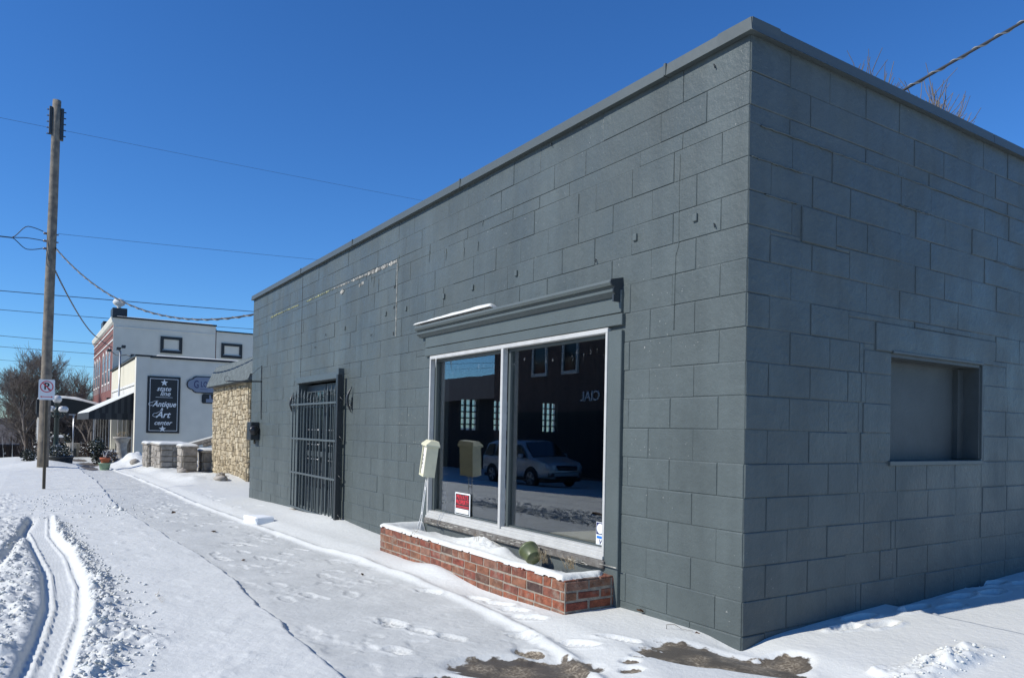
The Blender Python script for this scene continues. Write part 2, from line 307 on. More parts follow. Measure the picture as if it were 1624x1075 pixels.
# ---------------------------------------------------------------- object helpers
def getm(m): return m if isinstance(m, bpy.types.Material) else MATS[m]
def empty(name, loc, label=None, cat=None, group=None):
    o = bpy.data.objects.new(name, None); col.objects.link(o); o.location = loc; o.empty_display_size = 0.1
    tag(o, label, cat, group); return o
def tag(o, label=None, cat=None, group=None, kind=None):
    if label: o['label'] = label
    if cat: o['category'] = cat
    if group: o['group'] = group
    if kind: o['kind'] = kind
    return o
def root_origin(o):
    while o.parent: o = o.parent
    return Vector(o.location)
def copy_tree(o, parent=None):
    c = o.copy(); col.objects.link(c); c.parent = parent
    for ch in list(o.children): copy_tree(ch, c)
    return c
class MB:
    """collects shapes given in world coordinates, links them as one mesh object"""
    def __init__(s): s.v = []; s.f = []; s.m = []; s.r = []; s.sm = []
    def add(s, vs, fs, mi=0, rnd=0.5, smooth=False):
        o = len(s.v); s.v.extend([tuple(p) for p in vs])
        for f in fs: s.f.append(tuple(i + o for i in f)); s.m.append(mi); s.r.append(rnd); s.sm.append(smooth)
    def box(s, a, b, mi=0, rnd=0.5, bev=0.0):
        x0, y0, z0 = [min(a[i], b[i]) for i in range(3)]; x1, y1, z1 = [max(a[i], b[i]) for i in range(3)]
        bev = min(bev, (x1 - x0) * .45, (y1 - y0) * .45, (z1 - z0) * .45)
        if bev <= 0:
            s.add([(x0,y0,z0),(x1,y0,z0),(x1,y1,z0),(x0,y1,z0),(x0,y0,z1),(x1,y0,z1),(x1,y1,z1),(x0,y1,z1)],
                  [(0,3,2,1),(4,5,6,7),(0,1,5,4),(1,2,6,5),(2,3,7,6),(3,0,4,7)], mi, rnd)
            return
        vs = []; idx = {}
        for cx in (0, 1):
            for cy in (0, 1):
                for cz in (0, 1):
                    for ax in range(3):
                        p = [x1 if cx else x0, y1 if cy else y0, z1 if cz else z0]; c = (cx, cy, cz)
                        for q in range(3):
                            if q != ax: p[q] += -bev if c[q] else bev
                        idx[(cx, cy, cz, ax)] = len(vs); vs.append(p)
        I = lambda cx, cy, cz, ax: idx[(cx, cy, cz, ax)]
        fs = []
        for ax in range(3):
            for sd in (0, 1):
                o = [q for q in range(3) if q != ax]; loop = []
                for (u, w) in ((0,0),(1,0),(1,1),(0,1)):
                    c = [0,0,0]; c[ax] = sd; c[o[0]] = u; c[o[1]] = w; loop.append(I(*c, ax))
                flip = (sd == 0) != (ax == 1)
                fs.append(tuple(loop[::-1] if flip else loop))
        for ax in range(3):        # edges along ax
            o = [q for q in range(3) if q != ax]
            for u in (0,1):
                for w in (0,1):
                    c0 = [0,0,0]; c1 = [0,0,0]; c1[ax] = 1
                    for c in (c0, c1): c[o[0]] = u; c[o[1]] = w
                    fs.append((I(*c0, o[0]), I(*c1, o[0]), I(*c1, o[1]), I(*c0, o[1])))
        for cx in (0,1):
            for cy in (0,1):
                for cz in (0,1): fs.append((I(cx,cy,cz,0), I(cx,cy,cz,1), I(cx,cy,cz,2)))
        s.add(vs, fs, mi, rnd)
    def tube(s, pts, r, n=8, mi=0, caps=True, smooth=True, rnd=0.5):
        pts = [Vector(p) for p in pts]; rs = r if isinstance(r, (list, tuple)) else [r] * len(pts)
        vs = []; fs = []; prev = None
        for i, p in enumerate(pts):
            d = (pts[min(i + 1, len(pts) - 1)] - pts[max(i - 1, 0)]).normalized()
            if prev is None:
                a = Vector((0, 0, 1)) if abs(d.z) < 0.9 else Vector((1, 0, 0)); u = d.cross(a).normalized()
            else: u = (prev - d * prev.dot(d)).normalized()
            prev = u; w = d.cross(u)
            for k in range(n):
                t = 2 * math.pi * k / n; vs.append(p + (u * math.cos(t) + w * math.sin(t)) * rs[i])
        for i in range(len(pts) - 1):
            for k in range(n): fs.append((i*n+k, i*n+(k+1)%n, (i+1)*n+(k+1)%n, (i+1)*n+k))
        if caps: fs.append(tuple(range(n))[::-1]); fs.append(tuple((len(pts)-1)*n+k for k in range(n)))
        s.add(vs, fs, mi, rnd, smooth)
    def lathe(s, c, prof, n=20, mi=0, axis=None, smooth=True):
        c = Vector(c); ax = Vector(axis).normalized() if axis else Vector((0,0,1))
        a = Vector((1,0,0)) if abs(ax.x) < .9 else Vector((0,1,0)); u = ax.cross(a).normalized(); w = ax.cross(u)
        vs = []; fs = []
        for (r, h) in prof:
            for k in range(n):
                t = 2*math.pi*k/n; vs.append(c + ax*h + (u*math.cos(t) + w*math.sin(t))*max(r, 1e-4))
        for i in range(len(prof)-1):
            for k in range(n): fs.append((i*n+k, i*n+(k+1)%n, (i+1)*n+(k+1)%n, (i+1)*n+k))
        s.add(vs, fs, mi, 0.5, smooth)
    def prism(s, poly, ext, mi=0, rnd=0.5):
        """poly: 3D loop; ext: extrusion vector"""
        n = len(poly); e = Vector(ext); vs = [Vector(p) for p in poly]; vs += [p + e for p in vs]
        s.add(vs, [tuple(range(n)), tuple(range(2*n-1, n-1, -1))] + [(i, (i+1)%n+0, (i+1)%n+n, i+n) for i in range(n)], mi, rnd)
    def ball(s, c, r, n=16, mi=0, sq=(1,1,1)):
        prof = [(math.sin(math.pi*i/(n//2))*1.0, -math.cos(math.pi*i/(n//2))) for i in range(n//2+1)]
        vs = []; fs = []
        for (pr, h) in prof:
            for k in range(n):
                t = 2*math.pi*k/n; vs.append((c[0]+pr*math.cos(t)*r*sq[0], c[1]+pr*math.sin(t)*r*sq[1], c[2]+h*r*sq[2]))
        for i in range(len(prof)-1):
            for k in range(n): fs.append((i*n+k, i*n+(k+1)%n, (i+1)*n+(k+1)%n, (i+1)*n+k))
        s.add(vs, fs, mi, 0.5, True)
    def build(s, name, mats, parent=None, label=None, fix=True):
        me = bpy.data.meshes.new(name)
        org = root_origin(parent) if parent else Vector((0,0,0))
        v = np.array(s.v, dtype=np.float64) - np.array(org)
        me.from_pydata(v.tolist(), [], s.f)
        me.polygons.foreach_set('material_index', s.m); me.polygons.foreach_set('use_smooth', s.sm)
        a = me.attributes.new('rnd', 'FLOAT', 'FACE'); a.data.foreach_set('value', s.r)
        if not isinstance(mats, (list, tuple)): mats = [mats]
        for m in mats: me.materials.append(getm(m))
        if fix:
            import bmesh
            bm = bmesh.new(); bm.from_mesh(me); bmesh.ops.recalc_face_normals(bm, faces=bm.faces[:]); bm.to_mesh(me); bm.free()
        me.update()
        o = bpy.data.objects.new(name, me); col.objects.link(o)
        if parent: o.parent = parent
        if label: o['label'] = label
        return o

def text_mesh(name, body, size, m, parent, origin, xdir, up, shear=0.0, align='CENTER', extr=0.002, width=1.0, offset=0.0):
    """lettering as a mesh part, lying in the plane of xdir / up at world origin"""
    cu = bpy.data.curves.new(name, 'FONT'); cu.body = body; cu.size = size; cu.align_x = align; cu.align_y = 'CENTER'
    cu.shear = shear; cu.extrude = extr; cu.resolution_u = 3; cu.offset = offset
    tmp = bpy.data.objects.new(name + '_curve', cu); col.objects.link(tmp)
    dg = bpy.context.evaluated_depsgraph_get(); me = bpy.data.meshes.new_from_object(tmp.evaluated_get(dg))
    bpy.data.objects.remove(tmp); bpy.data.curves.remove(cu)
    X = Vector(xdir).normalized(); U = Vector(up).normalized(); Nn = X.cross(U); org = root_origin(parent); o0 = Vector(origin) - org
    for v in me.vertices:
        c = v.co.copy(); v.co = o0 + X * c.x * width + U * c.y + Nn * c.z
    me.materials.clear(); me.materials.append(getm(m)); me.name = name
    o = bpy.data.objects.new(name, me); col.objects.link(o); o.parent = parent
    return o

# value noise
_perm = rng.random((256, 256))
def vnoise(x, y):
    xi = np.floor(x).astype(int); yi = np.floor(y).astype(int); fx = x - xi; fy = y - yi
    fx = fx*fx*(3-2*fx); fy = fy*fy*(3-2*fy)
    g = lambda a, b: _perm[a & 255, b & 255]
    return (g(xi,yi)*(1-fx)+g(xi+1,yi)*fx)*(1-fy) + (g(xi,yi+1)*(1-fx)+g(xi+1,yi+1)*fx)*fy
def fbm(x, y, o=4):
    s = 0; a = 0.5; t = 0
    for i in range(o): s = s + a*vnoise(x*2**i+17.3*i, y*2**i+5.1*i); t += a; a *= .5
    return s/t - 0.5
def sstep(a, b, x):
    t = np.clip((x-a)/(b-a), 0, 1); return t*t*(3-2*t)

def grid_mesh(name, X, Y, Z, m, keep=None, attrs=None, parent=None):
    """height field from 2D arrays"""
    ny, nx = X.shape
    org = root_origin(parent) if parent else Vector((0,0,0))
    co = np.stack([X-org.x, Y-org.y, Z-org.z], -1).reshape(-1, 3)
    i = np.arange(ny*nx).reshape(ny, nx)
    q = np.stack([i[:-1,:-1], i[:-1,1:], i[1:,1:], i[1:,:-1]], -1).reshape(-1, 4)
    if keep is not None: q = q[keep.reshape(-1)]
    me = bpy.data.meshes.new(name); me.vertices.add(len(co)); me.vertices.foreach_set('co', co.astype(np.float32).ravel())
    me.loops.add(q.size); me.loops.foreach_set('vertex_index', q.astype(np.int32).ravel())
    me.polygons.add(len(q)); me.polygons.foreach_set('loop_start', np.arange(0, q.size, 4, dtype=np.int32))
    me.polygons.foreach_set('use_smooth', np.ones(len(q), bool))
    if attrs:
        for k, a in attrs.items():
            t = me.attributes.new(k, 'FLOAT', 'POINT'); t.data.foreach_set('value', a.astype(np.float32).ravel())
    me.materials.append(getm(m)); me.update(calc_edges=True); me.validate()
    o = bpy.data.objects.new(name, me); col.objects.link(o)
    if parent: o.parent = parent
    return o

def masonry(mb, O, U, Nn, rows, g=0.005, bev=0.004, topbev=1.0, proud=0.006, tilt=0.0015, irr=0.0, mi=0, mmi=None, blend=0.0, rf=None):
    """blocks on a wall plane. O origin, U run direction, Nn outward normal; rows: (z0, z1, [(s0, s1), ...])"""
    O = Vector(O); U = Vector(U); Nn = Vector(Nn); Z = Vector((0,0,1))
    P = lambda s, z, d: O + U*s + Z*z + Nn*d
    for (z0, z1, cells) in rows:
        for (a, b) in cells:
            if b - a < 0.012: continue
            r = random.random() if rf is None else rf()
            pr = proud * (0.25 if random.random() < blend else random.uniform(0.75, 1.15))
            gg = [min(g*random.uniform(.6, 1.4), (b-a)*.2) for _ in range(4)]
            cs = [[a+gg[0], z0+gg[1]], [b-gg[2], z0+gg[1]], [b-gg[2], z1-gg[3]], [a+gg[0], z1-gg[3]]]
            if irr:
                for c in cs: c[0] += random.uniform(-irr, irr); c[1] += random.uniform(-irr, irr)
            cx = sum(c[0] for c in cs)/4; cz = sum(c[1] for c in cs)/4
            ins = []
            for c in cs:
                k = Vector((cx-c[0], cz-c[1]))
                ins.append((c[0]+math.copysign(bev, k.x), c[1]+math.copysign(bev*(topbev if k.y < 0 else 1.0), k.y)))
            t = [random.uniform(-tilt, tilt) for _ in range(4)]
            vs = [P(c[0], c[1], -0.012) for c in cs] + [P(c[0], c[1], pr*0.35) for c in cs] + [P(c[0], c[1], pr+t[i]) for i, c in enumerate(ins)]
            fs = [(8,9,10,11)] + [(i, (i+1)%4, (i+1)%4+4, i+4) for i in range(4)] + [(i+4, (i+1)%4+4, (i+1)%4+8, i+8) for i in range(4)]
            mb.add(vs, fs, mi, r)

def cut_cells(cells, z0, z1, holes):
    """remove holes (s0,s1,z0,z1) from a row; returns list of (zlo, zhi, cells)"""
    out = []
    for (p, q) in cells:
        hs = [h for h in holes if h[2] < z1-.004 and h[3] > z0+.004 and h[0] < q-.004 and h[1] > p+.004]
        if not hs: out.append((z0, z1, [(p, q)])); continue
        zs = sorted(set([z0, z1] + [h[2] for h in hs if z0 < h[2] < z1] + [h[3] for h in hs if z0 < h[3] < z1]))
        for a, b in zip(zs[:-1], zs[1:]):
            if b - a < 0.01: continue
            cur = [(p, q)]
            for h in hs:
                if h[2] < (a+b)/2 < h[3]:
                    nc = []
                    for (u, w) in cur:
                        if w <= h[0] or u >= h[1]: nc.append((u, w))
                        else:
                            if u < h[0]: nc.append((u, h[0]))
                            if w > h[1]: nc.append((h[1], w))
                    cur = nc
            out.append((a, b, cur))
    return out

# ================================================================ GROUND
def ip(x, pts):
    p = sorted(pts); return np.interp(x, [a for a, b in p], [b for a, b in p])
RIDGE = [(-30,-1.2),(-22.3,-1.04),(-15.4,-.96),(-11.75,-1.04),(-7.76,-.94),(-5.1,-.86),(-3.6,-.75),(-2.2,-.74),(-1.03,-.85),(-.2,-1.0),(.6,-1.3),(1.5,-1.7)]
EDGE = [(-30,-2.1),(-18.3,-2.07),(-11.6,-2.28),(-6.9,-2.14),(-3.8,-2.07),(-2.15,-2.14),(-1.16,-2.17),(-.72,-2.18),(1,-2.3)]
TR = [(-9.6,-3.29),(-7.48,-3.33),(-5.8,-3.22),(-3.96,-3.2),(-2.79,-3.26),(-1.99,-3.35),(-1.46,-3.41),(0,-3.62)]
TL = [(-9.6,-3.45),(-8.28,-3.52),(-6.4,-3.43),(-4.68,-3.35),(-3.28,-3.36),(-2.35,-3.43),(-1.52,-3.51),(0,-3.7)]
BARE = [(.12,-.28,.44,.20,.35),(-.02,-.52,.24,.10,.3),(.30,.0,.14,.16,0),(-.40,-1.28,.40,.20,.9),(-.62,-1.09,.10,.055,.3),(-.10,-.78,.055,.035,.2),(-.13,-.68,.05,.03,.5),(-.0,-.86,.06,.04,.5),(-.45,-1.75,.16,.07,1.0),
        (-1.02,-1.73,.05,.02,.3),(-1.7,-1.48,.04,.02,.3),(-27.5,-1.7,2.2,.25,0),(-31,-1.5,2.0,.35,0),(-36,-1.6,2.0,.3,0)]
_prints = [(-1.60,-1.52,.35),(-1.67,-1.48,.3),(-1.12,-1.33,.25),(-1.34,-1.42,.25),(-1.02,-1.73,.3),(-.88,-.92,.5),(-1.25,-.66,.4),(-1.5,-.62,.4),(-1.75,-.6,.3),(-2.0,-.62,.3),(-2.4,-.85,.3),(-.45,-.55,.4),(-.55,-.78,.4)]
for i in range(46):
    _prints.append((random.uniform(-12,-1.3), random.uniform(-1.95,-1.05), random.uniform(-.3,.5)))
for i in range(10): _prints.append((random.uniform(-14,-9), random.uniform(-.7,-.3), 0.3))
_sprints = [(.17,.76,1.4),(.10,1.02,1.5),(.28,1.0,1.4),(.20,1.5,1.45),(.09,1.72,1.4),(.22,1.95,1.5),(.12,2.3,1.4),(.2,2.6,1.5),(.06,2.9,1.4),(.22,3.1,1.4),(.02,2.75,1.4),(.3,3.4,1.4)]
def n1_(x, y): return np.maximum(fbm(x*12+3, y*12, 4)+.02, 0)
def ground_z(x, y, detail=True):
    x = np.asarray(x, float); y = np.asarray(y, float)
    z = 0.013*np.minimum(x, 0)
    z = z - 0.10*np.maximum(-x-42, 0) + 0.085*np.maximum(-x-118, 0)
    z = np.maximum(z, -9)
    z = z - 0.062*np.clip(-y-4.0, 0, 9.5) - 0.0*y                        # street slopes down across
    z = z + 0.046*np.clip(y, 0, 5)*sstep(-3, 0.2, x)                      # rises along the side wall
    # sidewalk relief
    r = ip(x, RIDGE) + 0.05*fbm(x*1.3, x*0+3.3, 3); e = ip(x, EDGE) + 0.10*fbm(x*1.9, x*0+9.1, 4)
    near = sstep(-34, -28, x)
    bank = sstep(0, 0.35, y - r) * (y < 1.5)
    z = z + near*(0.045*bank + 0.035*np.exp(-((y-r)/0.045)**2)*(0.6+0.8*(fbm(x*2.2, y*0+1, 3)+.3)))
    side = sstep(-0.02, 0.0, e - y)
    z = z + near*side*0.028*(1+0.8*fbm(x*3, y*3, 3))
    # snow drift by the planter foot and down to the corner
    z = z - 0.02*np.exp(-((x-0.05)/.22)**2-((y-0.0)/.25)**2)
    z = z - 0.03*sstep(-0.35,-0.02,x)*sstep(.3,0,np.abs(y+.05))
    z = z + 0.03*np.exp(-((x+4.1)/.5)**2-((y+.7)/.25)**2) + .035*np.exp(-((x+3.0)/.35)**2-((y+.62)/.2)**2) + .055*np.exp(-((x+2.9)/.5)**2-((y+.5)/.1)**2)
    z = z - 0.035*np.exp(-((x+2.2)/.8)**2-((y+.52)/.12)**2)
    z = z + (0.05*np.exp(-((x+8)/3)**2) + 0.05*np.exp(-((x+7.0)/.9)**2))*np.exp(-((y+.02)/.35)**2)
    # mounds by the terraces
    z = z + sstep(-0.7, -.1, y)*sstep(-15.2,-17,x)*sstep(-34,-30,x)*(0.10+.20*(fbm(x*.9+2, y*1.1, 4)+.15))
    z = z + 0.35*np.exp(-((x+28.5)/1.6)**2-((y+.2)/.55)**2)*(1+fbm(x*3,y*3,3))
    z = z + 0.22*np.exp(-((x+28.5)/2.5)**2-((y+3.0)/.9)**2)
    if not detail: return z
    z = z + 0.010*fbm(x*1.3, y*1.6, 4) + 0.004*fbm(x*9, y*11, 3)
    z = z + 0.05*fbm(x*.25, y*.3, 2)*sstep(-6,-20,x)
    # trampled sidewalk texture
    mid = near*sstep(0, .08, r - y)*sstep(0, .08, y - e)
    z = z + mid*(-.009*sstep(.03,.16, fbm(x*5, y*7, 4))*sstep(-.25,.1,fbm(x*.8,y*.9,2)) + 0.006*fbm(x*14, y*16, 2)*sstep(0.0,.2,fbm(x*1.1,y*2.1,2)))
    # tyre lane on the left
    tr = ip(x, TR); tl = ip(x, TL); inlane = sstep(-9.9,-9.5,x)
    c = (tr+tl)/2; hw = np.maximum((tr-tl)/2, .04)+0.055
    d = y - c
    lane = sstep(hw+.035, hw-.01, np.abs(d))*inlane
    z = z - 0.046*lane
    z = z + inlane*0.020*(np.exp(-((y-tr)/.0095)**2)+np.exp(-((y-tl)/.0095)**2))*(1+fbm(x*8,y*2,3))
    z = z + lane*0.006*np.sin(d*260)*0.5
    far = sstep(0,-8,x)
    # crest right of lane, then chunky berm
    bw = 0.10+0.16*sstep(-6,-1.5,x)
    bd = d - hw
    berm = np.exp(-((bd-0.03)/.035)**2)*0.025*inlane*(1+1.2*fbm(x*4,y*4,3))
    ch = sstep(.02,.07,bd)*sstep(bw+.10,bw*.5,bd)*inlane*sstep(-9.6,-8,x)
    n1 = np.maximum(fbm(x*11, y*11, 4)+.08, 0); n2 = np.maximum(fbm(x*30+7, y*30, 3)+.05, 0)
    z = z + berm + ch*(0.16*n1+0.07*n2)
    lf = sstep(-hw-.02, -hw-.09, d)*inlane*sstep(-4.6,-3.9,y)
    z = z + lf*(0.008+0.10*n1+.05*n2)
    lf2 = sstep(-3.5,-3.9,y)*sstep(-5.5,-4.5,y)*sstep(-9.5,-11,x)*sstep(-16,-13,x)
    z = z + lf2*0.06*n1 + sstep(-2.4,-3.2,y)*sstep(-8.5,-11,x)*sstep(-16,-13,x)*.03*n1
    # second small furrows at left
    z = z - 0.06*np.exp(-((y+3.50+.062*(x+9.2))/.045)**2)*sstep(-10,-9.2,x)*sstep(-3.5,-5,x)
    z = z + .03*np.maximum(fbm(x*7,y*9,3)-.12,0)*sstep(-2.2,-2.4,y)*(x < 0.5)*sstep(-3.3,-3.0,y)
    z = z + np.exp(-((x+1.95)/.28)**2)*sstep(-3.2,-3.0,y)*sstep(-2.72,-3.0,y)*(.14*n1_(x,y)+.05*n1_(x*2.3,y*2.3))
    # street tyre marks further out
    for yy in (-5.3,-6.9,-8.6,-10.0): z = z - 0.03*np.exp(-((y-yy-.15*np.sin(x*.15+yy))/.16)**2)*(1+fbm(x*2,y*4,3))
    z = z + 0.05*np.maximum(fbm(x*6,y*6,3),0)*np.exp(-((y+4.6)/.35)**2)
    # rough bits at bottom right
    q = np.exp(-((x-.86)/.10)**4-((y-.55)/.42)**4); z = z + q*(0.03+0.16*n1+.05*n2)
    q = np.exp(-((x-.72)/.05)**4-((y-.22)/.10)**4); z = z + q*(.08*n1+.04*n2)
    # footprints
    for (px, py, a) in _prints + _sprints:
        ca, sa = math.cos(a), math.sin(a)
        m = (np.abs(x-px) < .3) & (np.abs(y-py) < .3)
        if not m.any(): continue
        xx = x[m]-px; yy = y[m]-py; u = xx*ca+yy*sa; w = -xx*sa+yy*ca
        deep = 0.035 if (px, py, a) in _sprints else (0.017 if (px, py, a) in _prints[:13] else 0.009)
        rr = np.sqrt((u/.13)**2+(w/.048)**2) + .8*fbm(x[m]*16, y[m]*16, 3)
        z[m] += -deep*sstep(1.1,.75,rr) + .30*deep*np.exp(-((rr-1.25)/.2)**2)*(1+2*fbm(x[m]*9,y[m]*9,2)) + .006*sstep(1,.8,rr)*np.sin(u*150)*(deep > .01)
    return z
def bare_f(x, y):
    b = np.zeros_like(x)
    for (cx, cy, rx, ry, a) in BARE:
        ca, sa = math.cos(a), math.sin(a); u = (x-cx)*ca+(y-cy)*sa; w = -(x-cx)*sa+(y-cy)*ca
        b = np.maximum(b, np.clip(1.5-np.sqrt((u/rx)**2+(w/ry)**2), 0, 1))
    return b
def axis(segs):
    out = []
    for a, b, n in segs: out.append(np.linspace(a, b, n, endpoint=False))
    out.append([segs[-1][1]]); return np.concatenate(out)
def geo(a, b, n): return -np.geomspace(-a, -b, n, endpoint=False) if a < 0 else np.geomspace(a, b, n, endpoint=False)
gx = np.concatenate([-np.geomspace(400, 40, 60, endpoint=False), -np.geomspace(40, 12, 300, endpoint=False), -np.geomspace(12, 5.5, 240, endpoint=False), np.arange(-5.5, 1.2, .0135), np.linspace(1.2, 5, 60, endpoint=False), np.geomspace(5, 300, 30)])
gy = np.concatenate([-np.geomspace(400, 14, 40, endpoint=False), -np.geomspace(14, 4.4, 90, endpoint=False), np.arange(-4.4, 0.9, .0135), np.linspace(.9, 4.2, 150, endpoint=False), np.geomspace(4.2, 400, 50)])
GX, GY = np.meshgrid(gx, gy)
GZ = ground_z(GX, GY)
bare = bare_f(GX, GY); GZ -= 0.022*sstep(.3,.6,bare)
rl = ip(GX, RIDGE); el = ip(GX, EDGE)
thin = sstep(0,.1,rl-GY)*sstep(0,.08,GY-el)*(GX < 2)*0.85
thin = np.maximum(thin, 0.4*np.exp(-((GX-.3)/.8)**2-((GY+.5)/.5)**2))
ground = grid_mesh('ground', GX, GY, GZ, SNOWG, attrs={'thin': thin, 'bare': bare}); tag(ground, kind='structure')
def gz(x, y): return float(ground_z(np.array([x]), np.array([y]), True)[0])

# snow clods thrown along the tyre lane
def clods():
    mb = MB(); phi = (1+5**.5)/2
    ico = [(-1,phi,0),(1,phi,0),(-1,-phi,0),(1,-phi,0),(0,-1,phi),(0,1,phi),(0,-1,-phi),(0,1,-phi),(phi,0,-1),(phi,0,1),(-phi,0,-1),(-phi,0,1)]
    icf = [(0,11,5),(0,5,1),(0,1,7),(0,7,10),(0,10,11),(1,5,9),(5,11,4),(11,10,2),(10,7,6),(7,1,8),(3,9,4),(3,4,2),(3,2,6),(3,6,8),(3,8,9),(4,9,5),(2,4,11),(6,2,10),(8,6,7),(9,8,1)]
    N = 2300; xs = []; ys = []; ss = []
    for i in range(N):
        t = random.random()
        if t < .55:
            x = -1.2 - 7.5*random.random()**1.3; c = float(ip(x, TR)); y = c + .10 + abs(random.gauss(0, .09))*(1.5 if x > -4 else 1.0); s = random.uniform(.004, .017)
        elif t < .85:
            x = -1.2 - 7*random.random()**1.2; c = float(ip(x, TL)); y = c - .12 - abs(random.gauss(0, .25)); s = random.uniform(.004, .016)
        elif t < .87: x = random.gauss(-2.0, .25); y = -3.0 + abs(random.gauss(0,.12)); s = random.uniform(.003, .011)
        elif t < .95: x = random.uniform(-14,-9); y = random.uniform(-3.6,-2.0); s = random.uniform(.008,.02)
        else: x = random.gauss(.86,.07); y = random.gauss(.5,.22); s = random.uniform(.004,.014)
        xs.append(x); ys.append(y); ss.append(s)
    zz = ground_z(np.array(xs), np.array(ys))
    for x, y, z, s in zip(xs, ys, zz, ss):
        k = Matrix.Rotation(random.random()*6, 3, 'Z') @ Matrix.Rotation(random.random()*6, 3, 'X')
        vs = []
        for p in ico:
            q = k @ Vector(p) * (s*.42*random.uniform(.6,1.4)); s_ = s; vs.append((x+q.x*1.2, y+q.y*1.2, z+s*.25+q.z*.85))
        mb.add(vs, icf, 0, .5, True)
    tag(mb.build('snow_clods', SNOW, fix=False), 'small clods of snow thrown up beside the tyre track', 'snow clods', kind='stuff')
clods()

def snow_cap(name, parent, x0, x1, y0, y1, z, t=0.05, res=0.03, slope=None, seed=0.0, rough=1.0, fr=0.08, irregular=0.03):
    """soft layer of snow on a rectangle; slope(x, y) gives the height of the surface under it"""
    nx = max(6, int((x1-x0)/res)); ny = max(6, int((y1-y0)/res)); nx = min(nx, 260); ny = min(ny, 160)
    X, Y = np.meshgrid(np.linspace(x0, x1, nx), np.linspace(y0, y1, ny))
    d = np.minimum(np.minimum(X-x0, x1-X), np.minimum(Y-y0, y1-Y)) - irregular*(fbm(X*4+seed, Y*4, 3)+.25)
    e = np.sqrt(np.clip(d/fr, 0, 1))
    base = z if slope is None else slope(X, Y)
    Z = base + t*e*(1+rough*.8*fbm(X*1.7+seed, Y*1.7+seed, 4)) - .004*(d <= 0)
    dd = d > -res*0.5
    keep = dd[:-1,:-1] | dd[1:,1:] | dd[1:,:-1] | dd[:-1,1:]
    return grid_mesh(name, X, Y, Z, SNOW, keep=keep, parent=parent)

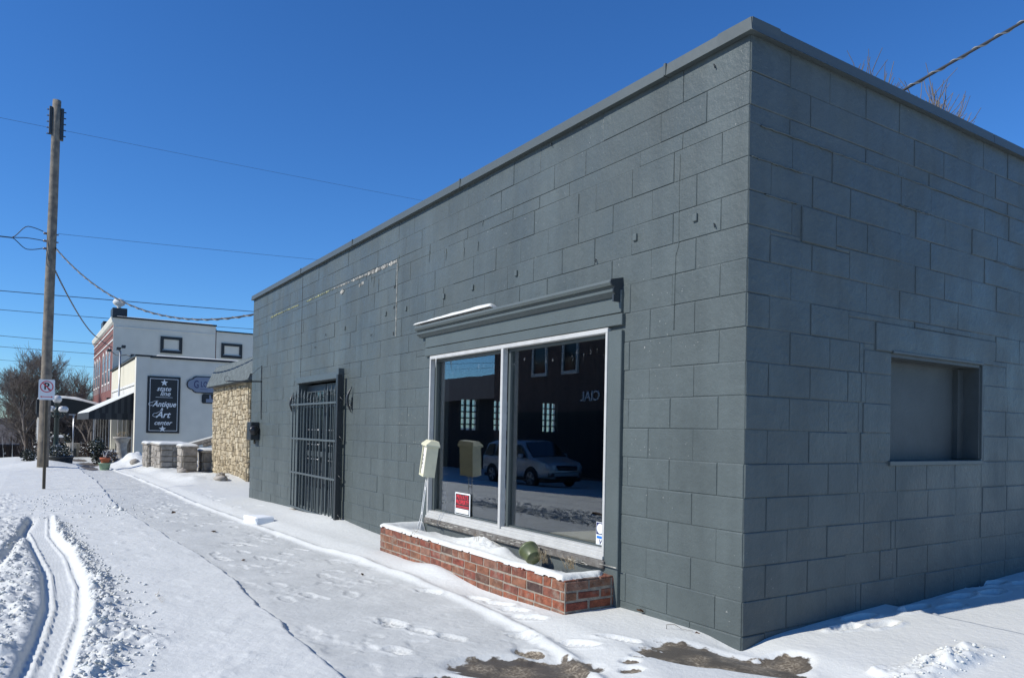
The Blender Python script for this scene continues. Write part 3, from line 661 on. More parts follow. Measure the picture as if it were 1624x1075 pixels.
# ================================================================ GREY BLOCK BUILDING
H = 3.655; LW = -11.64; DEP = 9.0
bld = empty('block_building', (-5.8, 4.5, 0), 'dark grey painted concrete block building with wide shop window and flat roof', 'building')
COURSES = [(-0.5265+.2032*i, -0.3233+.2032*i) for i in range(18)]   # joints meet z = .08 + k*.2032
COURSES = [(a, b) for a, b in COURSES if a < 3.1]
COURSES += [(3.1283, 3.235), (3.235, 3.435), (3.435, H)]
WIN = (-4.08, -1.22, .02, 2.05); DOOR = (-8.63, -6.76, -.2, 1.98)
def build_walls():
    mb = MB(); rows = []
    for i, (a, b) in enumerate(COURSES):
        k = i - 3                                    # row index from z=.08
        s = []; x = 0.0; first = .203 if k % 2 == 0 else .406
        if b > 3.2: first += .13
        edges = [0.0]; x = -first
        while x > LW + .1:
            edges.append(x)
            step = .406
            if random.random() < (.30 if b > 3.1 else .03): step = .812   # joints lost under paint
            x -= step
        edges.append(LW)
        cells = [(edges[j+1], edges[j]) for j in range(len(edges)-1)]
        rows += cut_cells(cells, a, b, [WIN, DOOR])
    masonry(mb, (0,0,0), (1,0,0), (0,-1,0), rows, g=.0020, bev=.0028, topbev=2.6, proud=.0046, tilt=.0011, blend=.25)
    # backing with openings
    def back(y, hs, x0, x1, z0, z1):
        xs = sorted({x0, x1, *[h[0] for h in hs], *[h[1] for h in hs]}); zs = sorted({z0, z1, *[h[2] for h in hs], *[h[3] for h in hs]})
        for xa, xb in zip(xs[:-1], xs[1:]):
            for za, zb in zip(zs[:-1], zs[1:]):
                if any(h[0] <= xa and xb <= h[1] and h[2] <= za and zb <= h[3] for h in hs): continue
                yield xa, xb, za, zb
    for xa, xb, za, zb in back(0, [WIN, DOOR], LW, -.003, -.8, H):
        mb.box((xa, .001, za), (xb, .2, zb))
    mb.build('front_wall', [PAINT], bld, fix=False)
    # side wall (faces +x)
    mb = MB(); rows = []; HOLE = (1.53, 2.81, 1.10, 1.87)
    LINT = (1.33, 3.0, 1.87, 2.07); SM = (.50, .86, 2.49, 2.72)
    for i, (a, b) in enumerate(COURSES):
        k = i - 3; first = .406 if k % 2 == 0 else .203
        if b > 3.2: first += .17
        edges = [0.0]; x = first; filler = False
        while x < DEP - .1:
            edges.append(x)
            if not filler and x > .8 and 0 <= k < 9 and random.random() < .8:
                filler = True; edges.append(x+.155 if k % 2 else x+.33); x = edges[-1]+.055; continue
            x += .406 if random.random() > (.25 if b > 3.1 else .025) else .812
        edges.append(DEP)
        cells = [(edges[j], edges[j+1]) for j in range(len(edges)-1)]
        rows += cut_cells(cells, a, b, [HOLE, LINT, SM])
    masonry(mb, (0,0,0), (0,1,0), (1,0,0), rows, g=.0024, bev=.0040, topbev=1.3, proud=.0055, tilt=.0012, blend=.38)
    masonry(mb, (0,0,0), (0,1,0), (1,0,0), [(LINT[2], LINT[3], [(LINT[0], LINT[1])]), (SM[2], SM[3], [(SM[0], SM[1])])], g=.003, bev=.005, proud=.011)
    for xa, xb, za, zb in back(0, [HOLE], 0.203, DEP, -.8, H):
        mb.box((-.2, xa, za), (-.001, xb, zb))
    mb.box((-.2, .2, -.8), (-.001, .203, H))
    # hard mortar ridges running along the joint lines in places
    for (y0, y1, z) in ((.1,1.4,3.128),(1.2,3.6,3.129),(.15,.45,2.722),(1.6,2.0,2.925),(3.0,4.2,2.72),(.02,.5,2.925)):
        pts = [(.006, y0+(y1-y0)*j/30, z+random.uniform(-.003,.003)) for j in range(31)]
        mb.tube(pts, [random.uniform(.003,.007) for _ in pts], 6)
    mb.build('side_wall', [PAINT], bld, fix=False)
    # rear and far walls
    WW = [(4.45,4.90),(5.30,5.75),(6.66,7.10)]
    mb = MB(); mb.box((LW, DEP-.2, -.8), (-.2, DEP, H)); mb.build('rear_wall', [PAINT], bld)
    mb = MB()
    hs = [(a, b, 1.25, 1.95) for a, b in WW]
    for ya, yb, za, zb in back(0, hs, .2, DEP-.2, -.8, H): mb.box((LW, ya, za), (LW+.2, yb, zb))
    mb.build('end_wall', [PAINT], bld)
    for a, b in WW:
        f = MB(); n = 3; m_ = 5
        for i in range(n+1):
            y = a+(b-a)*i/n; f.box((LW+.06, y-.014, 1.25), (LW+.14, y+.014, 1.95))
        for j in range(m_+1):
            z = 1.25+.7*j/m_; f.box((LW+.062, a, z-.012), (LW+.138, b, z+.012))
        fo = f.build('glass_block_window', 'dark_trim', bld)
        g_ = MB(); g_.box((LW+.09, a, 1.25), (LW+.095, b, 1.95)); g_.build('pane', 'glass_block', fo)
    # roof
    mb = MB(); mb.box((LW+.2, .2, 3.3), (-.2, DEP-.2, 3.4)); mb.build('roof', 'roof_tar', bld)
    mb = MB(); mb.box((LW+.2, .2, -.55), (-.2, DEP-.2, .14)); mb.build('floor', 'interior_floor', bld)
    # interior lining (dim shop room)
    mb = MB()
    mb.box((LW+.21, DEP-.24, .14), (-.21, DEP-.21, 3.29)); mb.box((-.24, .21, .14), (-.21, DEP-.24, 3.29)); mb.box((LW+.21, .21, 3.2), (-.24, DEP-.24, 3.29))
    mb.build('interior_lining', 'interior_paint', bld)
build_walls()

def coping():
    mb = MB()
    # front run, in lengths with little gaps at the seams
    seams = [0.045, -.67, -3.49, -6.4, -8.61, LW-.04]
    for a, b in zip(seams[:-1], seams[1:]):
        y0 = -.045; dz = random.uniform(-.003,.003)
        mb.prism([(b+.004, .22, 3.733), (b+.004, y0+.008, 3.730), (b+.004, y0, 3.655), (b+.004, y0-.006, 3.648), (b+.004, y0+.012, 3.650), (b+.004, .012, 3.65), (b+.004, .22, 3.65)], (a-b-.008, 0, 0))
    for s in seams[1:-1]: mb.box((s-.010, -.0495, 3.655), (s+.010, .2, 3.7355), 0, bev=.0015)
    mb.build('front_coping', 'grey_metal_trim', bld)
    mb = MB(); ys = [-.047, 2.9, 5.9, DEP]
    for a, b in zip(ys[:-1], ys[1:]):
        mb.prism([(-.215, a+.001, 3.7305), (.036, a+.001, 3.7275), (.044, a+.001, 3.655), (.050, a+.001, 3.6465), (.030, a+.001, 3.6475), (-.012, a+.001, 3.653), (-.215, a+.001, 3.653)], (0, b-a-.006, 0))
    mb.build('side_coping', 'grey_metal_trim', bld)
    mb = MB(); mb.box((LW-.04, .22, 3.66), (LW+.2, DEP, 3.74)); mb.box((LW+.2, DEP-.2, 3.66), (-.22, DEP, 3.74)); mb.build('rear_coping', 'grey_metal_trim', bld)
coping()

def shop_window():
    w = MB(); fr = w
    x0, x1, z0, z1 = -4.08, -1.22, .37, 2.03
    yo, yi = -.035, .06
    root = empty('shop_window', (-2.65, 0, .3)); root.parent = bld; root.location = Vector((-2.65,0,.3)) - bld.location
    # nested empties complicate origins, so the frame itself is the part
    bpy.data.objects.remove(root)
    w.box((x0, yo, z1-.036), (x1, .02, z1), bev=.004); w.box((x0, yo, z0), (x1, .02, z0+.03), bev=.003)
    w.box((x0, yo-.012, z0-.025), (x1, .03, z0+.002), bev=.003); w.box((x0+.02, yo+.012, z0+.03), (x1-.02, .035, z0+.05), bev=.002)
    w.box((x0, yo, z0+.03), (x0+.024, .02, z1-.036), bev=.003); w.box((x1-.024, yo, z0+.03), (x1, .02, z1-.036), bev=.003)
    w.box((-2.668, yo-.004, z0+.03), (-2.632, .015, z1-.036), bev=.003)
    frame = w.build('window_frame', 'white_frame', bld, label='white painted aluminium frame of the wide shop window')
    g = MB()   # inner grey frame members
    for (a, b) in ((x0+.024, -2.668), (-2.632, x1-.024)):
        g.box((a, .02, z0+.03), (a+.035, .075, z1-.05), bev=.003)
        g.box((a, .024, z1-.06), (b, .072, z1-.038)); g.box((a, .036, z0+.05), (b, .072, z0+.062))
    g.build('inner_frame', 'grey_metal_trim', frame)
    p = MB(); p.box((x0+.05, .050, z0+.05), (-2.655, .054, z1-.045)); p.build('pane', 'window_glass', frame)
    p = MB(); p.box((-2.61, .044, z0+.05), (x1-.012, .048, z1-.045)); p.build('pane', 'window_glass', frame)
    # smears / old letter residue near the top of the panes
    r = MB()
    def smear(x, z, wd, h):
        n = 10; pts = [(x+math.cos(t*6.283/n)*wd*random.uniform(.5,1.1), .041, z+math.sin(t*6.283/n)*h*random.uniform(.5,1.1)) for t in range(n)]
        r.add(pts, [tuple(range(n))])
    x = -3.75
    while x < -1.3:
        if not (-2.72 < x < -2.58): smear(x, 1.86+random.uniform(-.03,.03), random.uniform(.006,.02), random.uniform(.012,.035))
        x += random.uniform(.05,.11)
    r.build('letter_residue', 'frost_smear', frame)
    # sill board, apron panel
    s = MB(); s.box((x0-.02, -.055, .285), (x1+.02, .2, .344), bev=.006); s.build('window_sill', 'weathered_wood', bld)
    s = MB(); s.box((x0-.02, -.012, -.35), (x1+.02, .19, .285)); s.build('apron_panel', 'grey_panel', bld)
    # peeling splinters on the sill
    s = MB()
    for i in range(26):
        a = random.uniform(x0, x1); l = random.uniform(.04,.22); z = random.uniform(.285,.335); s.box((a, -.060, z), (a+l, -.055, z+random.uniform(.004,.012)))
    s.build('peeling_paint', 'white_residue', bld)
    # trims
    t = MB(); t.box((-1.215, -.034, -.3), (-1.07, .02, 2.0), bev=.005); t.build('trim_board', 'grey_trim', bld)
    t = MB(); t.box((-4.20, -.030, 2.125), (-1.085, .02, 2.29), bev=.004); t.box((-4.20, -.036, 2.035), (-1.065, .02, 2.118), bev=.004)
    t.build('fascia_board', 'grey_trim', bld)
    # crown profile
    c = MB(); P = [(0,2.40),(-.105,2.375),(-.112,2.355),(-.10,2.335),(-.075,2.33),(-.07,2.318),(-.085,2.31),(-.085,2.292),(-.06,2.275),(-.045,2.262),(0,2.26)]
    c.prism([(-4.31, y, z-.02) for y, z in P], (3.2, 0, 0)); c.build('cornice', 'grey_trim', bld)
    c = MB(); c.prism([(-1.108, y-.008 if y < 0 else y, z-.02) for y, z in P], (.012, 0, 0)); c.box((-1.11,-.09,2.2),(-1.095,0,2.25)); c.build('cornice_end_cap', 'dark_trim', bld)
    c = MB(); 
    snow_cap('cornice_snow', bld, -4.33, -2.75, -.118, .0, 2.37, t=.035, res=.012, slope=lambda X, Y: 2.352-Y*-.24*-1+.02*0, seed=3, rough=1.6, fr=.03, irregular=.012)
    # icicle
    c = MB(); c.tube([(-3.93,-.035,2.0),(-3.93,-.04,1.9)], [.006,.002], 6); c.build('icicle', SNOW, bld)
    # closed recess in the side wall
    s = MB(); s.box((-.19, 1.53, 1.10), (-.16, 2.81, 1.87)); s.build('recess_panel', 'shaded_recess_metal', bld)
    s = MB(); s.box((-.16, 1.53, 1.12), (-.001, 1.535, 1.87)); s.box((-.16, 2.79, 1.12), (-.004, 2.81, 1.85)); s.box((-.16, 1.535, 1.84), (-.001, 2.79, 1.87))
    s.box((-.16, 1.535, 1.832), (-.13, 2.79, 1.838)); s.box((-.16,2.70,1.115),(-.12,2.79,1.832))
    s.build('recess_frame', 'shaded_recess_metal', bld)
    s = MB(); s.box((-.16, 1.51, 1.075), (.018, 2.83, 1.108), bev=.004); s.build('recess_sill', 'grey_trim', bld)
    s = MB(); s.box((-.004,2.812,1.12),(.012,2.835,1.86), bev=.004); s.box((-.004,1.53,1.865),(.02,2.82,1.885), bev=.003); s.build('recess_edge', 'grey_metal_trim', bld)
shop_window()

def entrance():
    x0, x1 = -8.63, -6.76
    f = MB()
    f.box((x1-.01, -.085, -.2), (x1+.075, .14, 2.06), bev=.004); f.box((x0-.03, -.03, -.2), (x0+.03, .14, 1.96), bev=.004)
    f.box((x0-.03, -.06, 1.93), (x1-.01, .14, 2.02), bev=.005)
    f.build('door_frame', 'painted_iron_grey', bld)
    for a, b in ((x0+.035, (x0+x1)/2-.012), ((x0+x1)/2+.012, x1-.015)):
        d = MB(); y0, y1 = .10, .14
        zt = 1.90
        d.box((a, y0, 0), (a+.10, y1, zt)); d.box((b-.10, y0, 0), (b, y1, zt)); d.box((a+.1, y0, zt-.11), (b-.1, y1, zt)); d.box((a+.1, y0, 0), (b-.1, y1, .35)); d.box((a+.1, y0-.002, .82), (b-.1, y1, .9))
        dd = d.build('door', 'door_paint', bld)
        g = MB(); g.box((a+.1, .118, .35), (b-.1, .122, .82)); g.box((a+.1, .118, .9), (b-.1, .122, zt-.11)); g.build('pane', 'old_glass', dd)
        h = MB()
        for z in (1.22, 1.0, .78): h.tube([(a+.12, .075, z), (b-.12, .075, z)], .011, 8)
        for k in range(4): xx = a+.16+(b-a-.32)*k/3; h.box((xx-.012,.07,.12),(xx+.012,.09,.70))
        h.build('push_bar', 'alloy', dd)
    # folding security gate
    g0, g1 = -8.70, -6.62
    rails = MB()
    for z in (.03, .56, 1.08, 1.60): rails.box((g0-.05, -.105, z-.014), (g1+.02, -.075, z+.014), bev=.003)
    gate = rails.build('security_gate', 'painted_iron_grey', bld, label='dark painted iron gate with spear points over the double door')
    n = 15
    for i in range(n):
        x = g0+.02+(g1-g0-.03)*i/(n-1); z1_ = 1.76+.05*math.sin(math.pi*i/(n-1)*3)
        b = MB(); b.box((x-.0085, -.098, .02), (x+.0085, -.081, z1_-.08)); b.lathe((x, -.0895, z1_-.08), [(.008,0),(.019,.02),(.012,.05),(.001,.12)], 8)
        b.ball((x, -.0895, z1_-.09), .016, 8)
        b.build('gate_bar', 'painted_iron_grey', gate)
    p = MB(); p.box((g1-.03, -.125, 0.0), (g1+.03, -.06, 1.97), bev=.004); p.build('gate_post', 'black_iron', gate)
    for z in (.06, .58, 1.10, 1.62):
        h = MB(); h.tube([(g1+.03+.045*math.sin(t), -.07-.02*math.cos(t), z+.05-.07*t/3.14) for t in [k*.35 for k in range(10)]], .007, 6); h.build('gate_hinge', 'black_iron', gate)
    # second rank of bars just behind
    n = 9
    for i in range(n):
        x = -8.3+1.5*i/(n-1); b = MB(); b.box((x-.007, -.045, .03), (x+.007, -.031, 1.70)); b.lathe((x,-.038,1.70), [(.007,0),(.015,.02),(.001,.1)], 6); b.build('gate_bar', 'painted_iron_grey', gate)
    for q in (.04, 1.55): b = MB(); b.box((-8.4,-.05,q),(-6.75,-.03,q+.028)); b.build('gate_rail','painted_iron_grey',gate)
    s = MB(); s.box((x0-.05, -.12, -.25), (x1+.02, .14, -.015), bev=.01); s.build('door_step', 'concrete', bld)
entrance()

# residue, joints, plates on the front wall: all fixed to the wall surface
def wall_marks():
    m = MB()
    def strip(x0, x1, z0, z1, h0, h1, y=-.008, n=60):
        for k in range(n):
            a = k/n; b = (k+.86)/n; h = (h0+(h1-h0)*a)*random.uniform(.3,1.3); z = z0+(z1-z0)*a+random.uniform(-.004,.004)
            if random.random() < .86: m.box((x0+(x1-x0)*a, y-random.uniform(0,.006), z-h/2), (x0+(x1-x0)*b, .004, z+h/2))
    strip(-7.2, -5.02, 3.205, 3.205, .018, .05, n=80); strip(-6.2,-6.05,3.10,3.12,.05,.08,n=5); strip(-6.9,-6.75,3.11,3.12,.06,.03,n=4)
    m.build('scar_residue', 'white_residue', bld)
    m = MB(); strip(-8.4, -7.2, 3.19, 3.205, .015, .02, n=50); strip(-10.4, -8.75, 3.185, 3.19, .016, .02, n=60); strip(-10.4,-10.1,3.17,3.18,.03,.02,n=8)
    m.build('scar_residue', 'yellow_residue', bld)
    m = MB()
    for k in range(26): z = 2.33+.85*k/26; m.box((-5.028+random.uniform(-.003,.003), -.009, z), (-5.016, .003, z+.03))
    m.build('scar_residue', 'white_residue', bld)
    m = MB(); m.box((-8.618, -.0065, 2.03), (-8.604, .003, 3.645)); 
    m.box((-5.1,-.009,2.9),(-5.07,.003,2.93)); m.box((-5.1,-.009,2.35),(-5.075,.003,2.39)); m.box((-5.1,-.009,2.66),(-5.08,.003,2.69))
    m.build('control_joint', 'dark_crack', bld)
    m = MB()
    for (x, z) in ((-.41,2.65),(-.97,2.64),(-2.49,2.64),(-3.25,2.63),(-3.84,2.63),(-4.75,2.62),(-5.32,2.63),(-6.69,2.60)):
        m = MB(); m.box((x-.018, -.019, z-.025), (x+.018, .002, z+.025), bev=.003); m.build('anchor_plate', 'grey_trim', bld)
    m = MB()
    for (x, z) in ((-.27,3.57),(-.25,2.57),(-1.40,2.56),(-7.44,2.59),(-2.0,3.62),(-5.75,2.42),(-7.9,2.45)):
        m = MB(); m.tube([(x,-.004,z),(x+.004,-.02,z+.004),(x+.012,-.022,z-.016),(x+.008,-.012,z-.020)], .0036, 5); m.build('old_hook', 'black_iron', bld)
    # vertical conduit under the paint
    m = MB(); pts = [(-.555,-.005,3.1),(-.56,-.005,2.9),(-.555,-.005,2.5),(-.58,-.005,2.44),(-.585,-.005,1.95)]
    m.tube(pts, .0032, 6); m.build('painted_conduit', PAINT, bld)
    # smooth repair band near the top left, drips
    m = MB()
    for i in range(12):
        x = random.choice([random.gauss(-3.1,.3), random.gauss(-5.3,.7), random.uniform(-9,-1)]); z = random.uniform(3.0,3.3); l = random.uniform(.04,.22)
        m.tube([(x,-.006,z),(x+random.uniform(-.004,.004),-.008,z-l)], [.004,.0015], 5)
    m.build('paint_drips', PAINT, bld)
wall_marks()
def worn_patch():
    m = MB()
    for k in range(70):
        x = random.gauss(-4.75,.32); z = random.gauss(1.28,.22)
        if x > -4.25: continue
        r = random.uniform(.002,.0055); m.prism([(x+r*math.cos(a)*random.uniform(.6,1.3),-.0062,z+r*math.sin(a)*random.uniform(.6,1.3)) for a in (0,1.2,2.5,3.8,5.1)],(0,.004,0))
    m.build('paint_chips','white_residue',bld)
worn_patch()

# fittings hung on the wall
def hook_plate(x, lab, flip):
    o = empty('scroll_bracket', (x, -.02, 1.6), lab, 'wall bracket')
    m = MB()
    pts = []; 
    for k in range(13):
        t = k/12; z = 1.46+.34*t; off = .055*math.sin(math.pi*t); pts.append((x+flip*(.02-off*0.4), -.02-off, z))
    m.tube(pts, [.004+.016*math.sin(math.pi*k/12) for k in range(13)], 8); m.build('spine', 'black_iron', o)
    m = MB(); m.tube([(x, -.005, 1.56), (x-flip*.05, -.05, 1.55), (x-flip*.08, -.06, 1.60), (x-flip*.05, -.055, 1.63), (x-flip*.02, -.05, 1.60)], .008, 8)
    m.box((x-.02,-.012,1.5),(x+.02,.004,1.66)); m.build('scroll', 'black_iron', o)
    m = MB(); 
    for k in range(5): m.ball((x-flip*random.uniform(.0,.09), -.02-.02*random.random(), 1.53+random.random()*.1), .011, 8)
    m.build('peeled_flake', 'white_residue', o)
hook_plate(-8.87, 'black scroll bracket on the block wall left of the barred double door', -1)
hook_plate(-6.36, 'black scroll bracket on the block wall right of the barred double door', 1)

o = empty('wall_box', (-11.1, -.05, 1.0), 'black box with round dial fixed to the far end of the grey block wall', 'wall box')
m = MB(); m.box((-11.28,-.16,1.0),(-11.0,-.004,1.33), bev=.01); m.build('case','black_iron',o)
m = MB(); m.lathe((-10.998,-.10,1.18),[(.0,0),(.085,0),(.09,.03),(.07,.06),(0,.062)],20,axis=(1,0,0)); m.build('dial','grille_black',o)
m = MB(); m.tube([(-11.14,-.05,1.0),(-11.14,-.05,.93)],.02,8); m.build('fitting','post_steel',o)

o = empty('sign_rod', (-10.9, 0, 2.1), 'thin black iron rod and hanger sticking out from the end of the block wall', 'rod bracket')
m = MB(); m.tube([(-10.92,.0,2.07),(-10.95,-.62,2.045)],.012,8); m.build('arm','black_iron',o)
m = MB(); m.tube([(-10.92,-.012,2.36),(-10.92,-.014,2.07),(-10.86,-.014,1.38)],.007,6); m.build('stay','black_iron',o)
m = MB(); m.tube([(-10.92,-.01,2.36),(-10.94,-.3,2.06)],.003,5); m.tube([(-10.95,-.66+.05*math.cos(t*.5),2.08+.05*math.sin(t*.5)) if 0 else (-10.95,-.60-.05*math.sin(t*.52),2.085+.05*math.cos(t*.52)) for t in range(13)],.003,5); m.build('wire','black_iron',o)

# ================================================================ BRICK PLANTER
def planter():
    o = empty('brick_planter', (-2.7, -.23, 0), 'low red brick planter bed with snow under the shop window', 'planter')
    X0, X1, Y0 = -4.27, -1.11, -.46
    zs = [-.165+.0685*i for i in range(7)]     # top .246
    def rf(): return min(.999, max(0, random.betavariate(2.2,1.6)))
    mb = MB()
    def rows_for(L, off):
        R = []
        for i, (a, b) in enumerate(zip(zs[:-1], zs[1:])):
            s = 0.0; e = [0.0]; x = .205*(0.5 if (i+off) % 2 else 1.0)
            if (i+off) % 2: x = .105
            while x < L-.03: e.append(x); x += random.uniform(.198,.214) if random.random() > .12 else .105
            e.append(L); R.append((a, b, [(e[j], e[j+1]) for j in range(len(e)-1)]))
        return R
    masonry(mb, (X0, Y0, 0), (1,0,0), (0,-1,0), rows_for(X1-X0, 0), g=.0062, bev=.004, proud=.005, tilt=.0028, irr=.0028, rf=rf)
    masonry(mb, (X1, Y0, 0), (0,1,0), (1,0,0), rows_for(.455, 1), g=.0085, bev=.004, proud=.004, tilt=.002, irr=.0022, rf=rf)
    masonry(mb, (X0, Y0, 0), (0,1,0), (-1,0,0), rows_for(.455, 1), g=.0055, bev=.004, proud=.006, tilt=.002, irr=.0022, rf=rf)
    # top course bricks seen from above
    x = X0
    while x < X1-.02:
        l = .205; mb.box((x+.005, Y0+.001, .236), (min(x+l, X1)-.005, Y0+.10, .2535+random.uniform(-.002,.002)), 0, rf(), bev=.004); x += l
    y = Y0+.105
    while y < -.02: mb.box((X1-.10, y+.004, .236), (X1-.001, min(y+.2,-.005)-.004, .2535), 0, rf(), bev=.004); mb.box((X0+.001, y+.004, .236), (X0+.10, min(y+.2,-.005)-.004, .2535), 0, rf(), bev=.004); y += .205
    mb.build('brick_wall', 'planter_brick', o, fix=False)
    c = MB(); c.box((X0, Y0, -.4), (X1, Y0+.10, .240)); c.box((X0, Y0+.1, -.4), (X0+.10, -.002, .240)); c.box((X1-.10, Y0+.1, -.4), (X1, -.002, .240)); c.build('mortar_bed', 'mortar', o)
    c = MB(); c.box((X0+.1, Y0+.1, -.4), (X1-.1, -.014, .15)); c.build('soil_bed', 'soil', o)
    # snow in and on the planter
    nx, ny = 420, 80; Xs = np.linspace(X0-.012, X1+.004, nx); Ys = np.linspace(Y0-.018, -.014, ny); X, Y = np.meshgrid(Xs, Ys)
    edge = .03*(fbm(X*5, Y*3, 3)+.1)
    d = np.minimum(Y-(Y0-.012)-np.maximum(edge,-.01), X-(X0-.005))
    d = np.minimum(d, (X1-.022) - X - .03*np.abs(fbm(X*9,Y*9,2)) - .10*sstep(-.14,.0,Y))
    e = np.sqrt(np.clip(d/.035, 0, 1))
    top = .252+.030*e*(1+.7*fbm(X*2.1, Y*2.5, 4)) + .008*fbm(X*9,Y*9,3)
    inner = sstep(.05,.16,Y-Y0)*sstep(.06,.16,X-X0)*sstep(.10,.20,X1-X)
    fill = .03*np.exp(-((X+2.95)/.35)**2)*sstep(-.33,-.1,Y)+ .035*np.exp(-((X+2.85)/.22)**2)*sstep(-.3,-.03,Y) + .05*np.exp(-((X+2.45)/.10)**2-((Y+.12)/.1)**2) + .03*np.exp(-((X+3.75)/.2)**2-((Y+.28)/.1)**2)
    dip = -.055 - .035*sstep(-3.0,-1.6,X) + .03*fbm(X*3,Y*3,3)
    pit = -.085*np.exp(-((X+3.98)/.14)**4-((Y+.12)/.13)**4)
    lumps = .03*np.maximum(fbm(X*22,Y*22,3)+.05,0)*(np.exp(-((X+2.9)/.35)**2)+np.exp(-((X+1.5)/.18)**2))
    Z = top + inner*(dip+fill+pit+lumps) - .035*sstep(-.08,0,Y)*inner*(1-np.exp(-((X+2.9)/.4)**2))
    Z = np.where(d <= 0, .249, Z)
    keep = (d[:-1,:-1] > -.004)
    grid_mesh('snow_cover', X, Y, Z, SNOW, keep=keep, parent=o)
planter()

# things in the planter
def pot_tipped():
    o = empty('flower_pot', (-1.93, -.17, .26), 'green plastic flower pot tipped over in the snowy brick planter', 'flower pot')
    ax = Vector((-.80, .10, .40)).normalized(); c = Vector((-1.90, -.17, .262))
    m = MB(); m.lathe(c, [(0,0),(.060,0),(.064,.008),(.074,.10),(.080,.102),(.082,.122),(.075,.122),(.070,.10),(.056,.012),(0,.012)], 24, axis=ax); m.build('pot_body', 'olive_plastic', o)
    m = MB(); m.lathe(c+ax*.02, [(0,0),(.05,0),(.064,.09),(0,.1)], 20, axis=ax); m.build('pot_soil', 'soil', o)
pot_tipped()
def tuft(c, n, h, lab):
    m = MB()
    for i in range(n):
        a = random.uniform(0, 6.28); l = random.uniform(.4,1)*h; lean = random.uniform(.2,1.1)*l
        p0 = Vector(c)+Vector((random.gauss(0,.03), random.gauss(0,.02), -.01)); p2 = p0+Vector((math.cos(a)*lean, -abs(math.sin(a))*lean*.5, l)); p1 = (p0+p2)/2+Vector((0,0,l*.12))
        m.tube([p0, p1, p2], [.0016,.0012,.0005], 4)
        if random.random() < .5: m.tube([p1, p1+Vector((random.uniform(-.04,.04), random.uniform(-.03,.03), random.uniform(.0,.05)))], [.0011,.0005], 4)
    tag(m.build('dry_plant', 'dry_grass'), lab, 'plant', 'dry stems in the brick planter')
tuft((-1.72,-.20,.27), 26, .12, 'dry grass stems poking through planter snow beside the tipped green pot')
tuft((-1.42,-.18,.27), 34, .11, 'frosted dry grass tuft at the right end of the brick planter')
tuft((-3.5,-.43,.27), 16, .04, 'small dead weeds on the brick rim near the leaning flyer box')
tuft((-2.76,-.2,.30), 3, .09, 'single thin dry stem standing in the middle of the planter snow')
tuft((-1.85,-.455,.22), 8, .06, 'thin stalks hanging over the planter bricks below the pot')

def flyer_box():
    o = empty('flyer_box', (-3.74, -.22, .27), 'cream plastic flyer box with sloped lid on a white wire stake leaning in planter', 'flyer box')
    base = Vector((-3.80, -.24, .30)); K = (Vector((-3.74,-.18,1.0)) - base); L0 = K.length; up = K.normalized()
    rx = Vector((.93,-.22,0)); rx = (rx - up*rx.dot(up)).normalized(); fn = rx.cross(up)  # fn points to -y (front)
    if fn.y > 0: fn = -fn
    P = lambda a, b, c: base + rx*a + up*b + fn*c
    def obox(mb, a0, a1, b0, b1, c0, c1, ta=0):
        vs = [P(a, b, c) for b in (b0, b1) for (a, c) in ((a0 if b == b1 else a0+ta, c0), (a1 if b == b1 else a1-ta, c0), (a1 if b == b1 else a1-ta, c1), (a0 if b == b1 else a0+ta, c1))]
        mb.add(vs, [(0,1,2,3),(4,5,6,7),(0,1,5,4),(1,2,6,5),(2,3,7,6),(3,0,4,7)])
    b0, b1 = .50, .80
    m = MB(); obox(m, -.097, .097, b0, b1, -.055, -.045); obox(m, -.097, -.089, b0, b1, -.045, .055); obox(m, .089, .097, b0, b1, -.045, .055); obox(m, -.089, .089, b0, b0+.01, -.045, .05)
    obox(m, -.097,-.078,b0,b1,.055,.062); obox(m,.078,.097,b0,b1,.055,.062); obox(m,-.078,.078,b0,b0+.018,.055,.062)
    m.build('case', 'ivory_plastic', o)
    m = MB()
    vs = [P(a, b, c) for (a, b, c) in ((-.115,b1,-.065),(.115,b1,-.065),(.115,b1,.075),(-.115,b1,.075),(-.115,b1+.018,-.065),(.115,b1+.018,-.065),(.115,b1+.018,.075),(-.115,b1+.018,.075),(-.10,b1+.06,-.05),(.10,b1+.06,-.05),(.10,b1+.06,.03),(-.10,b1+.06,.03))]
    m.add(vs, [(0,1,2,3),(0,1,5,4),(1,2,6,5),(2,3,7,6),(3,0,4,7),(4,5,9,8),(5,6,10,9),(6,7,11,10),(7,4,8,11),(8,9,10,11)]); m.build('lid', 'ivory_plastic', o)
    m = MB(); obox(m, -.088, .088, b0+.012, b1-.005, -.03, .050); m.build('flyers', 'paper', o)
    # two columns of tiny stacked characters, only their marks can be seen
    Xd = rx
    for ch, a, b in [(c, -.05, .70-.040*i) for i, c in enumerate('HOME')] + [(c, .056, .755-.032*i) for i, c in enumerate('REALTY')]:
        text_mesh('lettering', ch, .034, 'faded_ink', o, P(a, b, .052), rx, up, extr=.0008)
    m = MB()
    for s in (-1, 1):
        m.tube([P(s*.028, b0, 0), P(s*.026, .42, 0), P(s*.026, .12, 0), P(s*.04, .05, .0), P(s*.055, .0, .01), P(s*.05,-.04,.01)], .0042, 8)
    for b in (.37, .12): 
        m.tube([P(-.026,b,0), P(.026,b,0)], .0042, 8); m.tube([P(-.026,b+.015,0), P(.026,b+.015,0)], .0042, 8)
    m.build('wire_stake', 'white_wire', o)
flyer_box()

